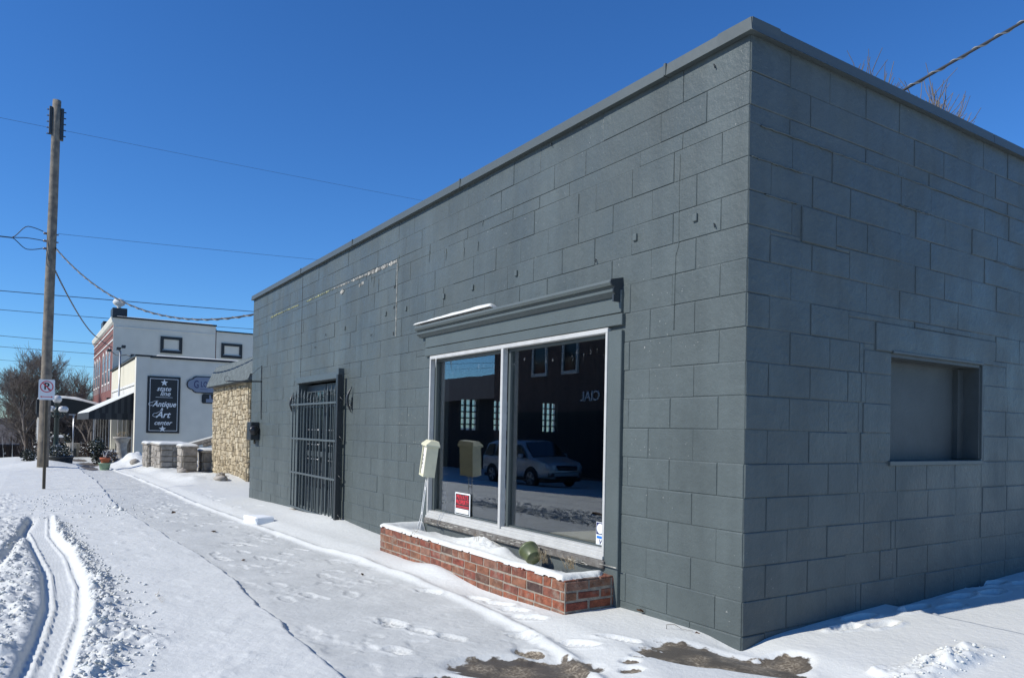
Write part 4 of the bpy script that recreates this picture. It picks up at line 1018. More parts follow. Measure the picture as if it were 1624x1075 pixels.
def private_sign():
    o = empty('private_property_sign', (-3.45, .03, .42), 'red and black private property sign leaning inside the left window pane', 'sign')
    x0, x1, z0, z1 = -3.59, -3.29, .425, .648; y = .036
    m = MB(); n = []
    r = .014
    for cx, cz, a0 in ((x1-r,z1-r,0),(x0+r,z1-r,90),(x0+r,z0+r,180),(x1-r,z0+r,270)):
        for k in range(5): a = rad(a0+22.5*k); n.append((cx+r*math.cos(a), y, cz+r*math.sin(a)))
    m.prism(n, (0,.003,0)); m.build('board', 'sign_white', o)
    m = MB(); m.box((x0+.014,y-.0012,z0+.012),(x1-.014,y-.0002,z1-.014)); m.build('black_field', 'sign_black', o)
    text_mesh('lettering', 'PRIVATE', .062, 'red_ink', o, ((x0+x1)/2, y-.0022, z1-.046), (1,0,0), (0,0,1), extr=.0006, width=1.05, offset=.0008)
    text_mesh('lettering', 'PROPERTY', .058, 'red_ink', o, ((x0+x1)/2, y-.0022, z1-.095), (1,0,0), (0,0,1), extr=.0006, width=.95, offset=.0015)
    m = MB(); m.box((x0+.02,y-.0028,z1-.135),(x1-.02,y-.0014,z1-.128)); m.box((x0+.02,y-.0028,z1-.148),(x1-.02,y-.0014,z1-.143)); m.build('red_rule', 'red_ink', o)
    m = MB(); m.box((x0+.022,y-.0028,z0+.022),(x1-.022,y-.0014,z0+.066)); m.build('blank_strip', 'sign_white', o)
private_sign()
def card_sticker():
    o = empty('card_sticker', (-1.33, .04, .4), 'payment card sticker with overlapping circles at the lower right window corner', 'sticker')
    x0, x1, z0, z1, y = -1.400, -1.240, .405, .600, .0425
    m = MB(); m.box((x0,y,z0),(x1,y+.001,z1)); m.build('backing','sign_white',o)
    m = MB(); m.box((x0+.004,y-.0012,z1-.092),(x1-.004,y-.0002,z1-.004)); m.build('navy_field','navy_ink',o)
    def disc(cx, r, mt, yy):
        m = MB(); m.prism([(cx+r*math.cos(k*6.283/28), yy, z1-.048+r*math.sin(k*6.283/28)) for k in range(28)], (0,-.0006,0)); m.build('circle', mt, o)
    disc(-1.294, .038, 'yellow_ink', y-.0016); disc(-1.350, .038, 'sign_white', y-.0026)
    m = MB(); m.box((x0+.010,y-.0012,z1-.122),(x1-.010,y-.0002,z1-.103)); m.build('blue_band','blue_ink',o)
    text_mesh('lettering','VISA',.052,'navy_ink',o,((x0+x1)/2+.004,y-.0012,z1-.148),(1,0,0),(0,0,1),shear=.25,extr=.0005,offset=.001)
card_sticker()

# ================================================================ SMALL THINGS ON THE SNOW
z = gz(-7.68,-.78)
m = MB(); m.box((-7.86,-.95,z-.03),(-7.48,-.70,z+.095), bev=.02); m.v = [(a+.15*(b+.8)*0+random.uniform(-.012,.012), b+.22*(a+7.67)+random.uniform(-.012,.012), c+random.uniform(-.008,.008)) for a, b, c in m.v]; 
o = m.build('ice_block', 'foam_white'); tag(o, 'white foam or ice block lying on the snow in front of the barred door', 'block')
def leaf(x, y, s, lab, zz=None, nm='dead_leaf'):
    z = gz(x, y) if zz is None else zz; m = MB()
    for k in range(3):
        a = random.uniform(0,6.28); u = Vector((math.cos(a), math.sin(a), random.uniform(.0,.5)))*s; w = Vector((-math.sin(a), math.cos(a), random.uniform(.1,.6)))*s*.5
        c = Vector((x,y,z+.008)); m.add([c-u, c-w*.8+u*.2, c+u, c+w+Vector((0,0,s*.3))], [(0,1,2),(0,2,3)])
    m.tube([(x,y,z),(x+s*.8,y+s*.3,z+s*.7)],[.0015,.0006],4)
    tag(m.build(nm, 'leaf_litter'), lab, 'leaf')
leaf(-.83,-.03,.030,'brown dead leaf on the snow at the wall foot right of the planter', .055)
leaf(-.30,-.05,.020,'small brown leaf against the block wall nearest the corner', .03)
leaf(-3.35,-1.02,.022,'curled dark leaf on the snow ridge in front of the planter')
leaf(-9.72,-1.61,.05,'dark leaf on the trodden path level with the barred door')
leaf(-4.6,-1.75,.022,'lone dark leaf on the trodden path left of the planter')
leaf(-7.0,-1.55,.04,'flat dark leaf further along the trodden path in front of the ice block')
m = MB(); m.tube([(-.47,-.14,.03),(-.46,-.15,.07),(-.42,-.12,.075),(-.38,-.10,.055),(-.32,-.06,.05)],[.0025,.002,.002,.0015,.001],5); tag(m.build('twig','bark'),'bent dry twig sticking from the snow near the building corner','twig')
m = MB()
for (x,y,r) in ((-10.65,-2.33,.05),(-10.2,-2.3,.045),(-10.45,-2.28,.03)): m.ball((x,y,gz(x,y)+.01),r,8,0,(1.8,1,.6))
tag(m.build('snow_lump', SNOW),'broken lump of frozen snow at the edge of the trodden path','snow lump')
m = MB()
for k in range(7):
    a = -3.2+.05*k; m.tube([(a,-2.72,gz(a,-2.72)),(a+random.uniform(-.05,.1),-2.70,gz(a,-2.7)+random.uniform(.02,.06))],[.0012,.0005],4)
tag(m.build('dry_plant','dry_grass'),'sparse dry grass blades poking through the smooth roadside snow','plant')
m = MB(); m.prism([(-6.35,-4.02,-.10),(-6.15,-4.06,-.10),(-6.1,-4.02,-.02),(-6.3,-3.98,.0)],(.02,.08,0)); tag(m.build('dead_leaf','leaf_litter'),'rust coloured leaf clump in the rough snow at the left edge','leaf')

# ================================================================ POLES, SIGN, WIRES
def utility_pole():
    o = empty('utility_pole', (-26.03, -3.12, -.34), 'tall weathered wooden utility pole behind the no parking sign', 'utility pole')
    lean = Vector((.0,-.0,0))
    z0 = -.5; top = 11.9
    A = Vector((-26.03,-3.13,z0)); B = Vector((-25.95,-3.03,top))
    m = MB(); pts = [A.lerp(B, k/14) + Vector((random.uniform(-.006,.006),random.uniform(-.006,.006),0)) for k in range(15)]
    m.tube(pts, [.168-.045*k/14 for k in range(15)], 20); m.build('shaft', 'old_pole_wood', o)
    for dy in (-.165, .165):
        c = MB(); y = -3.03+dy; c.box((-26.03,y-.045,10.75 if dy < 0 else 10.6),(-25.87,y+.045,11.65), bev=.01)
        for k in range(5):
            z = 10.75+.2*k; c.tube([(-25.95,y,z),(-25.95,y+(.11 if dy > 0 else -.11),z)],.02,8)
        c.build('insulator_rack', 'dark_trim', o)
    for z in (7.45, 7.2, 6.95):
        c = MB(); c.tube([(-25.97,-3.2,z),(-25.97,-3.30,z)],.035,10); c.tube([(-25.97,-2.95,z),(-25.97,-2.87,z)],.022,8); c.build('insulator','insulator',o)
    c = MB()
    for (z, dz) in ((7.5,.0),(7.2,-.05),(6.95,-.1)):
        pts = []
        for k in range(13):
            t = k/12; pts.append((-25.97, -3.3-.85*t, z+.10*math.sin(t*3.1)*(1 if z > 7.3 else (-1 if z < 7.1 else .2)) + (7.17-z)*sstep(.5,1,np.array(t)).item()))
        c.tube(pts, .014, 6)
    c.build('drip_loop','cable_black',o)
    for z in (3.1, 4.6, 8.4): c = MB(); p = A.lerp(B,(z-z0)/(top-z0)); c.lathe((p.x,p.y,z),[(.163-.0037*z,0),(.166-.0037*z,.03)],20); c.build('steel_band','post_steel',o)
utility_pole()
def no_parking():
    x, y = -16.07, -3.24; zb = gz(x,y)
    o = empty('no_parking_sign', (x,y,zb), 'white no parking sign on brown steel post in front of utility pole', 'street sign')
    m = MB(); m.prism([(x-.015,y-.032,zb-.15),(x-.015,y+.032,zb-.15),(x+.012,y+.018,zb-.15),(x+.012,y-.018,zb-.15)],(0,0,2.2-zb+.12)); m.build('post','post_steel',o)
    X = Vector((.17,.985,0)).normalized(); N_ = Vector((.985,-.17,0)).normalized()
    C = Vector((x+.03,y-.05+.05,1.95))+N_*.0
    w, h = .305/2, .44/2
    def P(a, b, c=0): return C + X*a + Vector((0,0,1))*b + N_*c
    r = .03; loop = []
    for cx, cz, a0 in ((w-r,h-r,0),(-w+r,h-r,90),(-w+r,-h+r,180),(w-r,-h+r,270)):
        for k in range(5): a = rad(a0+22.5*k); loop.append(P(cx+r*math.cos(a), cz+r*math.sin(a)))
    m = MB(); m.prism(loop, N_*.004); pl = m.build('panel','sign_white',o)
    text_mesh('letter','P',.20,'black_ink',pl,P(-.002,.068,.0055),X,(0,0,1),extr=.0008,width=1.0,offset=.006)
    m = MB(); m.prism([P(.0,.05,.005),P(.03,.05,.005),P(.075,-.015,.005),P(.04,-.015,.005)],N_*.0014); m.build('letter_leg','black_ink',pl)
    m = MB(); R1, R2 = .125, .106; n = 40; vs = []; fs = []
    for k in range(n): a = 6.2832*k/n; vs += [P(R1*math.cos(a), .065+R1*math.sin(a), .007), P(R2*math.cos(a), .065+R2*math.sin(a), .007)]
    for k in range(n): fs.append((2*k, 2*((k+1)%n), 2*((k+1)%n)+1, 2*k+1))
    m.add(vs, fs); s = .7071
    q = [(-.085-.008,.085-.008),(-.085+.008,.085+.008),(.085+.008,-.085+.008),(.085-.008,-.085-.008)]
    m.add([P(a, .065+b, .0075) for a, b in q], [(0,1,2,3)]); m.build('ring_and_slash','red_ink',pl)
    m = MB(); m.prism([P(-.12,-.155,.005),P(-.09,-.135,.005),P(-.09,-.148,.005),P(.09,-.148,.005),P(.09,-.135,.005),P(.12,-.155,.005),P(.09,-.175,.005),P(.09,-.162,.005),P(-.09,-.162,.005),P(-.09,-.175,.005)],N_*.001); m.build('double_arrow','red_ink',pl)
no_parking()

def wire(pts, r, lab, name='overhead_wire', mt='cable_black', n=6, twist=False, grp=None):
    a, b = Vector(pts[0]), Vector(pts[-1]); m = MB(); P = []
    sag = pts[1] if len(pts) == 3 else 0
    K = 40
    for k in range(K+1):
        t = k/K; p = a.lerp(b, t); p.z -= 4*sag*t*(1-t); P.append(p)
    m.tube(P, r, n)
    if twist:
        Q = []; KK = 500
        for k in range(KK+1):
            t = k/KK; p = a.lerp(b, t); p.z -= 4*sag*t*(1-t); an = t*(b-a).length/twist*6.283
            Q.append(p+Vector((0, math.cos(an)*r*1.1, math.sin(an)*r*1.1)))
        m.tube(Q, r*.55, 5, mi=1)
    tag(m.build(name, [mt, 'cable_grey']), lab, 'wire', grp)
wire([(-26,-45,11.6),1.2,(-26,60,12.9)], .0045, 'uppermost thin wire leaving the pole top across the blue sky')
wire([(-26,-2.9,7.5),.25,(-26,40,10.2)], .0055, 'thin wire from halfway up the pole toward the grey building roof')
wire([(-26,-4.15,7.17),.3,(-26,-45,7.4)], .02, 'short cable running left from the drip loops on the pole')
wire([(-52,-40,8.9),.6,(-52,60,11.2)], .024, 'highest of the far wires crossing above the white storefront roof')
wire([(-52,-40,8.6),.5,(-52,18,8.4)], .018, 'second of the far wires, with small splices, level with the roof finial')
wire([(-54,-40,9.0),.5,(-54,.3,6.5)], .016, 'third of the far wires, ending at the brick facade top')
wire([(-56,-40,8.3),.5,(-56,.3,6.0)], .016, 'fourth of the far wires, ending below the brick cornice')
wire([(-58,-40,8.0),.5,(-58,.3,5.2)], .012, 'lowest of the far wires, crossing the bare tree crown')
wire([(-25.93,-2.95,7.0),1.1,(-12.2,.9,3.75)], .020, 'thick twisted cable sagging from the pole to the grey block building', mt='cable_black', twist=.5)
wire([(-26.0,-2.98,6.35),.35,(-57.6,.4,7.3)], .022, 'cable dropping from the pole to the brick building cornice', twist=.5)
wire([(-.9,1.9,3.62),.0,(4.7,5.27,7.0)] if 0 else [(-.44,2.13,3.96),.0,(1.95,3.62,5.30)], .011, 'thick lashed cable rising to the upper right over the side parapet', mt='cable_black', twist=.16)
m = MB(); m.tube([(-.44,2.13,3.35),(-.44,2.13,3.98)],.02,8); tag(m.build('roof_mast','post_steel'),'short steel mast on the roof holding the lashed cable','mast')

# ================================================================ STONE BUILDING AND TERRACES
def rubble_rows(L, z0, z1, hmin, hmax, wmin, wmax):
    """random rubble: split the face again and again into stones"""
    out = []
    def split(a, b, c, d):
        w, h = b-a, d-c
        big = (w > wmax, h > hmax)
        if not any(big) or (w < wmax*1.0 and h < hmax*1.0 and random.random() < .6): out.append((c, d, [(a, b)])); return
        if (w/wmax > h/hmax and w > wmin*2) or h < hmin*2:
            if w < wmin*2: out.append((c, d, [(a, b)])); return
            t = random.uniform(max(a+wmin, a+w*.3), min(b-wmin, a+w*.7)); split(a, t, c, d); split(t, b, c, d)
        else:
            t = random.uniform(max(c+hmin, c+h*.3), min(d-hmin, c+h*.7)); split(a, b, c, t); split(a, b, t, d)
    split(0, L, z0, z1)
    return out
def stone_box(o, x0, x1, y0, y1, z0, z1, mt='limestone', sz=(.06,.19,.06,.19), name='stone_wall', pr=.03, mo='stone_mortar'):
    m = MB(); m.box((x0,y0,z0),(x1,y1,z1),1)
    kw = dict(g=.007, bev=.012, proud=pr, tilt=.010, irr=.009)
    masonry(m, (x0,y0,0), (1,0,0), (0,-1,0), rubble_rows(x1-x0, z0, z1, *sz), **kw)
    masonry(m, (x1,y0,0), (0,1,0), (1,0,0), rubble_rows(y1-y0, z0, z1, *sz), **kw)
    masonry(m, (x0,y0,0), (0,1,0), (-1,0,0), rubble_rows(y1-y0, z0, z1, *sz), **kw)
    return m.build(name, [mt, mo], o, fix=False)
o = empty('stone_building', (-18, 1.8, -.3), 'yellow limestone building with grey shingled roof edge beyond the block wall', 'building')
stone_box(o, -20.1, -15.95, .98, 2.6, -.6, 2.42)
m = MB(); 
zs = [2.35, 2.49, 2.63, 2.78, 2.93]; ys = [.78, .83, .89, .96, 1.04]
for i in range(4):
    x = -20.12
    while x < -15.2:
        w = random.uniform(.16,.3); m.prism([(x,ys[i]-.015,zs[i]),(x,ys[i]-.0,zs[i]),(x,ys[i+1],zs[i+1]+.02),(x,ys[i+1]-.012,zs[i+1]+.02)],(w-.008,0,0),0,random.random()); x += w
    for k in range(1):
        m.prism([(-20.12,ys[i],zs[i]),(-20.12,ys[i]+.3,zs[i]),(-20.12,ys[i+1]+.3,zs[i+1]),(-20.12,ys[i+1]+.003,zs[i+1])],(4.92,0,0))
m.box((-20.12,1.1,2.35),(-15.2,2.8,2.91)); m.build('shingle_roof','shingle',o)
m = MB(); m.box((-20.14,1.06,2.93),(-15.2,2.8,2.97)); m.box((-17.2,1.5,2.97),(-15.6,2.5,3.2)); m.build('roof_cap','grey_trim',o)
m = MB(); m.box((-20.12,.80,2.33),(-15.2,1.0,2.347)); m.build('soffit','dark_trim',o)

def terrace(x0,x1,y0,y1,z0,z1,lab,capt=.06,name='stone_terrace_wall',mt='grey_stone'):
    o = empty(name, ((x0+x1)/2,(y0+y1)/2,z0), lab, 'stone wall')
    stone_box(o, x0, x1, y0, y1, z0, z1, mt, (.12,.30,.14,.42), 'wall_body', pr=.03)
    m = MB(); m.box((x0-.05,y0-.06,z1),(x1+.05,y1+.03,z1+capt), bev=.012); m.build('cap_stone','grey_stone',o)
    snow_cap('snow_cover', o, x0-.05, x1+.05, y0-.06, y1+.03, z1+capt+.001, t=.055, res=.03, seed=x0, rough=.8)
    return o
terrace(-25.2,-24.0,-.25,.6,-.6,.55,'snow topped grey stone terrace wall nearest the antique signboard')
terrace(-23.95,-22.1,-.13,.7,-.6,.58,'snow topped grey stone terrace wall left of the square pier')
terrace(-20.75,-20.05,.16,.56,-.6,.58,'square dark stone pier with snow beside the stone building', name='stone_pier')
terrace(-20.9,-20.2,.75,1.6,-.6,.45,'short stone wall between the square pier and the yellow stone building')
terrace(-26.5,-23.0,2.6,3.3,-.6,1.0,'upper stone terrace wall with snow below the blue oval sign')
for (y, zz, lab) in ((1.0,.62,'nearer snow covered stair curb rising toward the stone building'),(1.7,.72,'farther snow covered stair curb rising toward the stone building')):
    o = empty('stair_curb', (-21.5,y,.4), lab, 'stair curb')
    x0, x1 = -22.2, -20.4
    m = MB(); P0 = (-22.15, y-.55, .56+(zz-.62)); P1 = (-21.0, y+.75, 1.05+(zz-.62))
    def beam(mb, P, Q, w, t, up=0):
        P, Q = Vector(P), Vector(Q); d = (Q-P).normalized(); s = d.cross(Vector((0,0,1))).normalized()*w/2; u = Vector((0,0,t))
        b = Vector((0,0,up)); vs = [P-s+b,P+s+b,Q+s+b,Q-s+b]; vs += [v+u for v in vs]; mb.add(vs,[(0,1,2,3),(4,5,6,7),(0,1,5,4),(1,2,6,5),(2,3,7,6),(3,0,4,7)])
    beam(m,P0,P1,.22,.10,-.10); m.build('curb','weathered_wood',o)
    m = MB(); beam(m,P0,P1,.20,.05); m.build('snow_cover',SNOW,o)
for i,(x,y,s) in enumerate(((-16.3,.45,.18),(-16.7,.5,.12),(-17.1,.62,.10),(-19.3,.05,.16),(-26.6,-.35,.2))):
    m = MB(); m.ball((x,y,gz(x,y)+.02),s,9,0,(1.5,.9,.6)); 
    for k in range(len(m.v)): v = m.v[k]; m.v[k] = (v[0]+random.uniform(-.02,.02), v[1]+random.uniform(-.02,.02), v[2]+random.uniform(-.02,.02))
    tag(m.build('rock','grey_stone'), ['dark rock in the snow at the right foot of the yellow stone wall','smaller rock left of the one at the stone wall foot','lowest rock half buried before the yellow stone wall','dark rock in the snow in front of the square pier','rock in the snow bank left of the stone terrace'][i],'rock')

# ================================================================ STOREFRONT BUILDING (white, one storey)
SX = -34.0
wb = empty('white_storefront', (-40, 5, -.5), 'one storey white storefront with cream upper band and black sign wall', 'building')
m = MB(); m.box((-46.3,.96,-1.2),(SX,9,4.22)); m.build('wall','white_render',wb)
for a in ((SX-.45,.40,SX+.03,4.25),(-46.3,.45,-45.9,4.2)):
    m = MB(); m.box((a[0],a[1],-1.2),(a[2],.96,a[3])); m.build('corner_pier','white_render',wb)
m = MB(); m.box((-45.9,.45,3.12),(SX-.45,.96,4.2)); m.build('cream_band','cream_render',wb)
m = MB(); m.box((-45.9,.42,3.0),(SX-.45,.955,3.115)); m.box((-45.9,.47,2.62),(SX-.45,.95,2.98)); m.build('white_fascia','white_trim',wb)
m = MB(); m.box((-46.35,.35,4.25),(SX+.06,1.05,4.33)); m.box((SX-.3,1.05,4.22),(SX+.06,9,4.32)); m.build('black_coping','black_trim',wb)
snow_cap('parapet_snow', wb, SX-.3, SX+.05, 1.2, 8.5, 4.321, t=.05, res=.05, seed=1, rough=.8)
m = MB(); m.box((-45.9,.90,-.5),(SX-.46,.945,2.6)); m.build('shop_glass','old_glass',wb)
for x in (-35.1,-37.3,-39.3,-41.8,-43.9): 
    m = MB(); m.box((x-.12,.84,-.6),(x+.12,.90,2.62),bev=.01); m.build('post','white_trim',wb)
m = MB(); m.box((-37.2,.85,-.6),(-35.2,.9,.22)); m.box((-45.8,.85,-.6),(-42,.9,.25)); m.build('bulkhead','white_trim',wb)
for k in range(9):
    m = MB(); x = -36.9+.21*k; m.box((x-.05,.86,.2),(x+.05,.895,2.6)); m.build('dark_board','awning_stripe' if k%2 else 'awning_black',wb)
def antique_board():
    o = empty('antique_signboard', (SX,1.5,2.1), 'tall black signboard with white stars and antique art center lettering', 'signboard')
    y0,y1,z0,z1 = .87,2.24,.84,3.40; x = SX+.0
    m = MB(); m.box((x,y0,z0),(x+.07,y1,z1),bev=.01); m.build('board','black_trim',o)
    m = MB()
    for (a,b,c,d) in ((y0+.1,z0+.1,y1-.1,z0+.12),(y0+.1,z1-.12,y1-.1,z1-.1),(y0+.1,z0+.12,y0+.118,z1-.12),(y1-.118,z0+.12,y1-.1,z1-.12)): m.box((x+.07,a,b),(x+.076,c,d))
    m.build('border_line','faded_line' if 'faded_line' in MATS else 'sign_white',o)
    def T(s, z, size, yc=1.555, sh=.35, off=.004, w=1.0): text_mesh('lettering', s, size, 'sign_white', o, (x+.073, yc, z), (0,1,0), (0,0,1), shear=sh, extr=.003, offset=off, width=w)
    def star(yc, zc, r):
        m = MB(); pts = []
        for k in range(10): a = math.pi/2+k*math.pi/5; q = r if k%2 == 0 else r*.42; pts.append((x+.073, yc+q*math.cos(a), zc+q*math.sin(a)))
        m.prism(pts, (.004,0,0)); m.build('star','sign_white',o)
    star(1.56,3.12,.16); star(1.53,1.03,.155)
    T('state',2.84,.30,1.54); T('line',2.62,.30,1.60)
    m = MB(); m.box((x+.073,1.22,2.45),(x+.077,1.92,2.465)); m.build('underline','sign_white',o)
    T('Antigue'.replace('gue','que'),2.14,.34,1.58,w=.88,off=.007); T('&',1.91,.17,1.47); T('Art',1.66,.40,1.53,off=.007); T('center',1.30,.29,1.53,w=.95)
    # swashes of the capital letters
    for (yc, zc, r) in ((1.03,2.13,.09),(1.22,1.64,.10)):
        m = MB(); m.tube([(x+.076, yc+r*1.3*math.cos(t*.45+1.0)*(1-.04*t)-.0, zc+r*math.sin(t*.45+1.0)*(1-.04*t)) for t in range(12)], .011, 6); m.tube([(x+.076,yc+.03,zc+r*.9),(x+.076,yc+.16,zc+r*1.7),(x+.076,yc+.3,zc+r*1.8)],.010,6); m.build('swash','sign_white',o)
antique_board()
def blue_oval():
    o = empty('blue_sign', (SX,3.4,3.1), 'blue grey board with dark rim and large serif letters half hidden behind stone building', 'signboard')
    x = SX; pts = [(2.50,3.10),(2.53,3.24),(2.62,3.33),(2.74,3.37),(2.80,3.45),(2.90,3.50),(5.2,3.50),(5.2,2.72),(2.90,2.72),(2.80,2.77),(2.74,2.85),(2.62,2.89),(2.53,2.97)]
    cy, cz = 3.8, 3.11
    m = MB(); m.prism([(x, a, b) for a, b in pts], (.05,0,0)); m.build('rim','black_trim',o)
    m = MB(); m.prism([(x+.05, 3.8+(a-3.8)*.962, cz+(b-cz)*.89) for a, b in pts], (.008,0,0)); m.build('face','blue_board',o)
    text_mesh('lettering','G',.50,'navy_ink',o,(x+.061,2.92,3.10),(0,1,0),(0,0,1),extr=.002,width=.62,offset=.004)
    text_mesh('lettering','LO',.36,'navy_ink',o,(x+.061,3.26,3.12),(0,1,0),(0,0,1),extr=.002,width=.66,offset=.004)
    m = MB(); m.box((x+.059,3.09,2.90),(x+.063,3.43,2.915)); m.build('underline','navy_ink',o)
blue_oval()
def small_board():
    o = empty('small_wall_sign', (SX,3.3,2.4), 'small black rounded sign under the blue board, half hidden by stone', 'signboard')
    x = SX; y0,y1,z0,z1 = 3.18,4.5,2.25,2.69; r = .08; n = []
    for cy, cz, a0 in ((y1-r,z1-r,0),(y0+r,z1-r,90),(y0+r,z0+r,180),(y1-r,z0+r,270)):
        for k in range(5): a = rad(a0+22.5*k); n.append((x, cy+r*math.cos(a), cz+r*math.sin(a)))
    m = MB(); m.prism(n,(.05,0,0)); m.build('board','black_trim',o)
    m = MB(); m.box((x+.051,3.36,2.30),(x+.055,3.70,2.46)); m.prism([(x+.051,3.50,2.46),(x+.051,3.50,2.65),(x+.051,3.56,2.65),(x+.051,3.60,2.46)],(.004,0,0)); m.build('pale_figure','blue_board',o)
small_board()
def striped_awning():
    o = empty('striped_awning', (-40,-.3,2.2), 'black striped awning with snowy top over the white storefront door', 'awning')
    xa, xb = -44.5, -35.0; yw, yf, zt, zb = .44, -1.32, 2.66, 1.72
    m = MB(); m.prism([(xa,yw,zt),(xa,yf,zb),(xa,yf+.02,zb-.03),(xa,yw,zt-.03)],(xb-xa,0,0)); m.build('canvas_top','awning_black',o)
    m = MB(); n = 14
    for k in range(n):
        t0, t1 = k/n, (k+1)/n; ya = yw+(yf-yw)*t0; yb = yw+(yf-yw)*t1; za = zt+(zb-zt)*t0-.03; zb_ = zt+(zb-zt)*t1-.03
        m.add([(xb,ya,za),(xb,yb,zb_),(xb,yb,zb-.03),(xb,ya,zb-.03)],[(0,1,2,3)],k%2)
    m.build('side_flap',['awning_black','awning_stripe'],o,fix=False)
    m = MB(); n = 40
    for k in range(n): a = xa+(xb-xa)*k/n; m.box((a,yf-.01,zb-.32),(a+(xb-xa)/n,yf+.005,zb),k%2)
    for k in range(8): a = yf+(yw-yf)*k/8; m.box((xb-.01,a,zb-.32),(xb+.006,a+(yw-yf)/8,zb-.03),k%2)
    m.build('valance',['awning_black','awning_stripe'],o)
    snow_cap('snow_cover', o, xa+.05, xb+.02, yf, yw-.02, 2, t=.05, res=.05, slope=lambda X, Y: zb+(zt-zb)*(Y-yf)/(yw-yf)+.004, seed=4, rough=.6)
striped_awning()
def flood_mast():
    o = empty('flood_light_mast', (-39.9,.3,2.4), 'thin grey mast with small flood lights rising past the cream storefront band', 'light mast')
    m = MB(); m.tube([(-39.9,.28,-.5),(-39.9,.28,4.95)],.045,8); m.build('mast','alloy',o)
    m = MB(); m.tube([(-40.6,-.1,4.98),(-40.2,.1,4.75),(-39.9,.28,4.7),(-39.4,.5,4.72),(-38.9,.75,4.6)],.025,6); m.build('arm','black_iron',o)
    for p in ((-40.7,-.15,5.0),(-39.9,.2,5.05),(-39.7,.4,5.15),(-38.9,.75,4.66)):
        m = MB(); m.box((p[0]-.14,p[1]-.1,p[2]-.07),(p[0]+.14,p[1]+.1,p[2]+.07),bev=.02); m.build('lamp_head','black_iron',o)
flood_mast()

# ================================================================ TWO STOREY BRICK BUILDING
tb = empty('brick_commercial_building', (-54,6,-.6), 'two storey red brick building with white window hoods and pale side wall', 'building')
TX = -46.35; TW = -62.2
m = MB(); m.box((TW,.5,-1.6),(TX-.05,6.2,7.3)); m.build('front_block','facade_brick',tb)
m = MB(); m.box((TX-.05,.47,-1.6),(TX,6.15,7.42)); m.box((TW,6.2,-1.6),(TX,14,7.1)); m.build('side_wall','white_render',tb)
m = MB(); m.box((TX,.5,6.9),(TX+.03,6.1,6.94)); m.build('side_band','white_trim',tb)
m = MB(); m.box((TX-.3,.4,7.42),(TX+.06,6.2,7.52)); m.box((TX-.3,6.2,7.1),(TX+.06,14,7.18)); m.build('black_coping','black_trim',tb)
snow_cap('coping_snow', tb, TX-.3, TX+.05, .6, 6, 7.521, t=.03, res=.06, seed=9)
m = MB(); m.prism([(TW-.1,.5,7.08),(TW-.1,.40,7.18),(TW-.1,.34,7.40),(TW-.1,.34,7.48),(TW-.1,.6,7.48)],(TX-TW+.12,0,0)); m.build('cornice','white_render',tb)
m = MB(); m.box((TW,.465,6.80),(TX-.05,.5,6.88)); m.box((TW,.46,6.10),(TX-.05,.5,6.18)); m.box((TW,.42,1.9),(TX-.05,.5,2.3)); m.build('string_course','white_trim',tb)
m = MB(); m.box((TW,.478,6.45),(TX-.05,.5,6.52)); m.build('dark_band','old_brick',tb)
def tall_window(x, w=1.05):
    f = MB(); z0, z1 = 3.75, 5.25
    f.box((x-w/2-.12,.462,z0-.12),(x+w/2+.12,.5,z0),bev=.01)
    for s in (-1,1):
        f.box((x+s*(w/2+.03)-.06,.472,z0),(x+s*(w/2+.03)+.06,.5,z1)); f.box((x+s*(w/2+.03)-.11,.462,z1-.12),(x+s*(w/2+.03)+.11,.5,z1)); f.box((x+s*(w/2+.03)-.08,.468,z0-.52),(x+s*(w/2+.03)+.08,.5,z0-.14))
    n = 14; vs = []; fs = []; 
    for k in range(n+1):
        a = math.pi*k/n
        for r in (w/2+.02, w/2+.16): vs += [(x+r*math.cos(a),.465,z1+r*math.sin(a)*.8),(x+r*math.cos(a),.5,z1+r*math.sin(a)*.8)]
    for k in range(n): b = 4*k; c = b+4; fs += [(b,b+2,c+2,c),(b+2,b+3,c+3,c+2),(b,b+1,c+1,c)]
    f.add(vs, fs); f.box((x-.1,.455,z1+.38),(x+.1,.5,z1+.62),bev=.02)
    o = f.build('window_surround','white_trim',tb)
    g = MB(); g.box((x-w/2,.488,z0),(x+w/2,.498,z1)); g.prism([(x+w/2*math.cos(math.pi*k/12),.488,z1+.4*math.sin(math.pi*k/12)) for k in range(13)],(0,.01,0)); g.build('pane','old_glass',o)
    g = MB(); g.box((x-w/2,.478,(z0+z1)/2-.03),(x+w/2,.488,(z0+z1)/2+.03)); g.build('sash_bar','white_trim',o)
for x in (-48.7,-50.9,-53.1,-56.4,-58.5,-60.6): tall_window(x)
for (y0, z0, w, h) in ((3.0,5.55,1.22,1.0),(6.5,5.5,1.27,.92)):
    zz = 0.03 if y0 < 6 else 0.03
    f = MB(); x = TX if y0 < 6.1 else TX
    for (a,b,c,d) in ((y0,z0,y0+w,z0+.18),(y0,z0+h-.16,y0+w,z0+h),(y0,z0+.18,y0+.18,z0+h-.16),(y0+w-.18,z0+.18,y0+w,z0+h-.16)): f.box((x,a,b),(x+.07,c,d))
    fo = f.build('window_frame','black_trim',tb); g = MB(); g.box((x,y0+.18,z0+.18),(x+.02,y0+w-.18,z0+h-.16)); g.build('blind_panel','white_render',fo)
    snow_cap('sill_snow', tb, x+.0, x+.09, y0+.1, y0+w-.1, z0+.181, t=.03, res=.02, fr=.02, irregular=0)
for x, w, hh in ((-48.3,1.3,.75),(-55.3,1.6,.7)):
    m = MB(); m.box((x-w/2,.5,7.3),(x+w/2,1.3,7.45+hh),bev=.02); m.build('parapet_block','dark_trim' if x > -50 else 'dark_trim',tb)
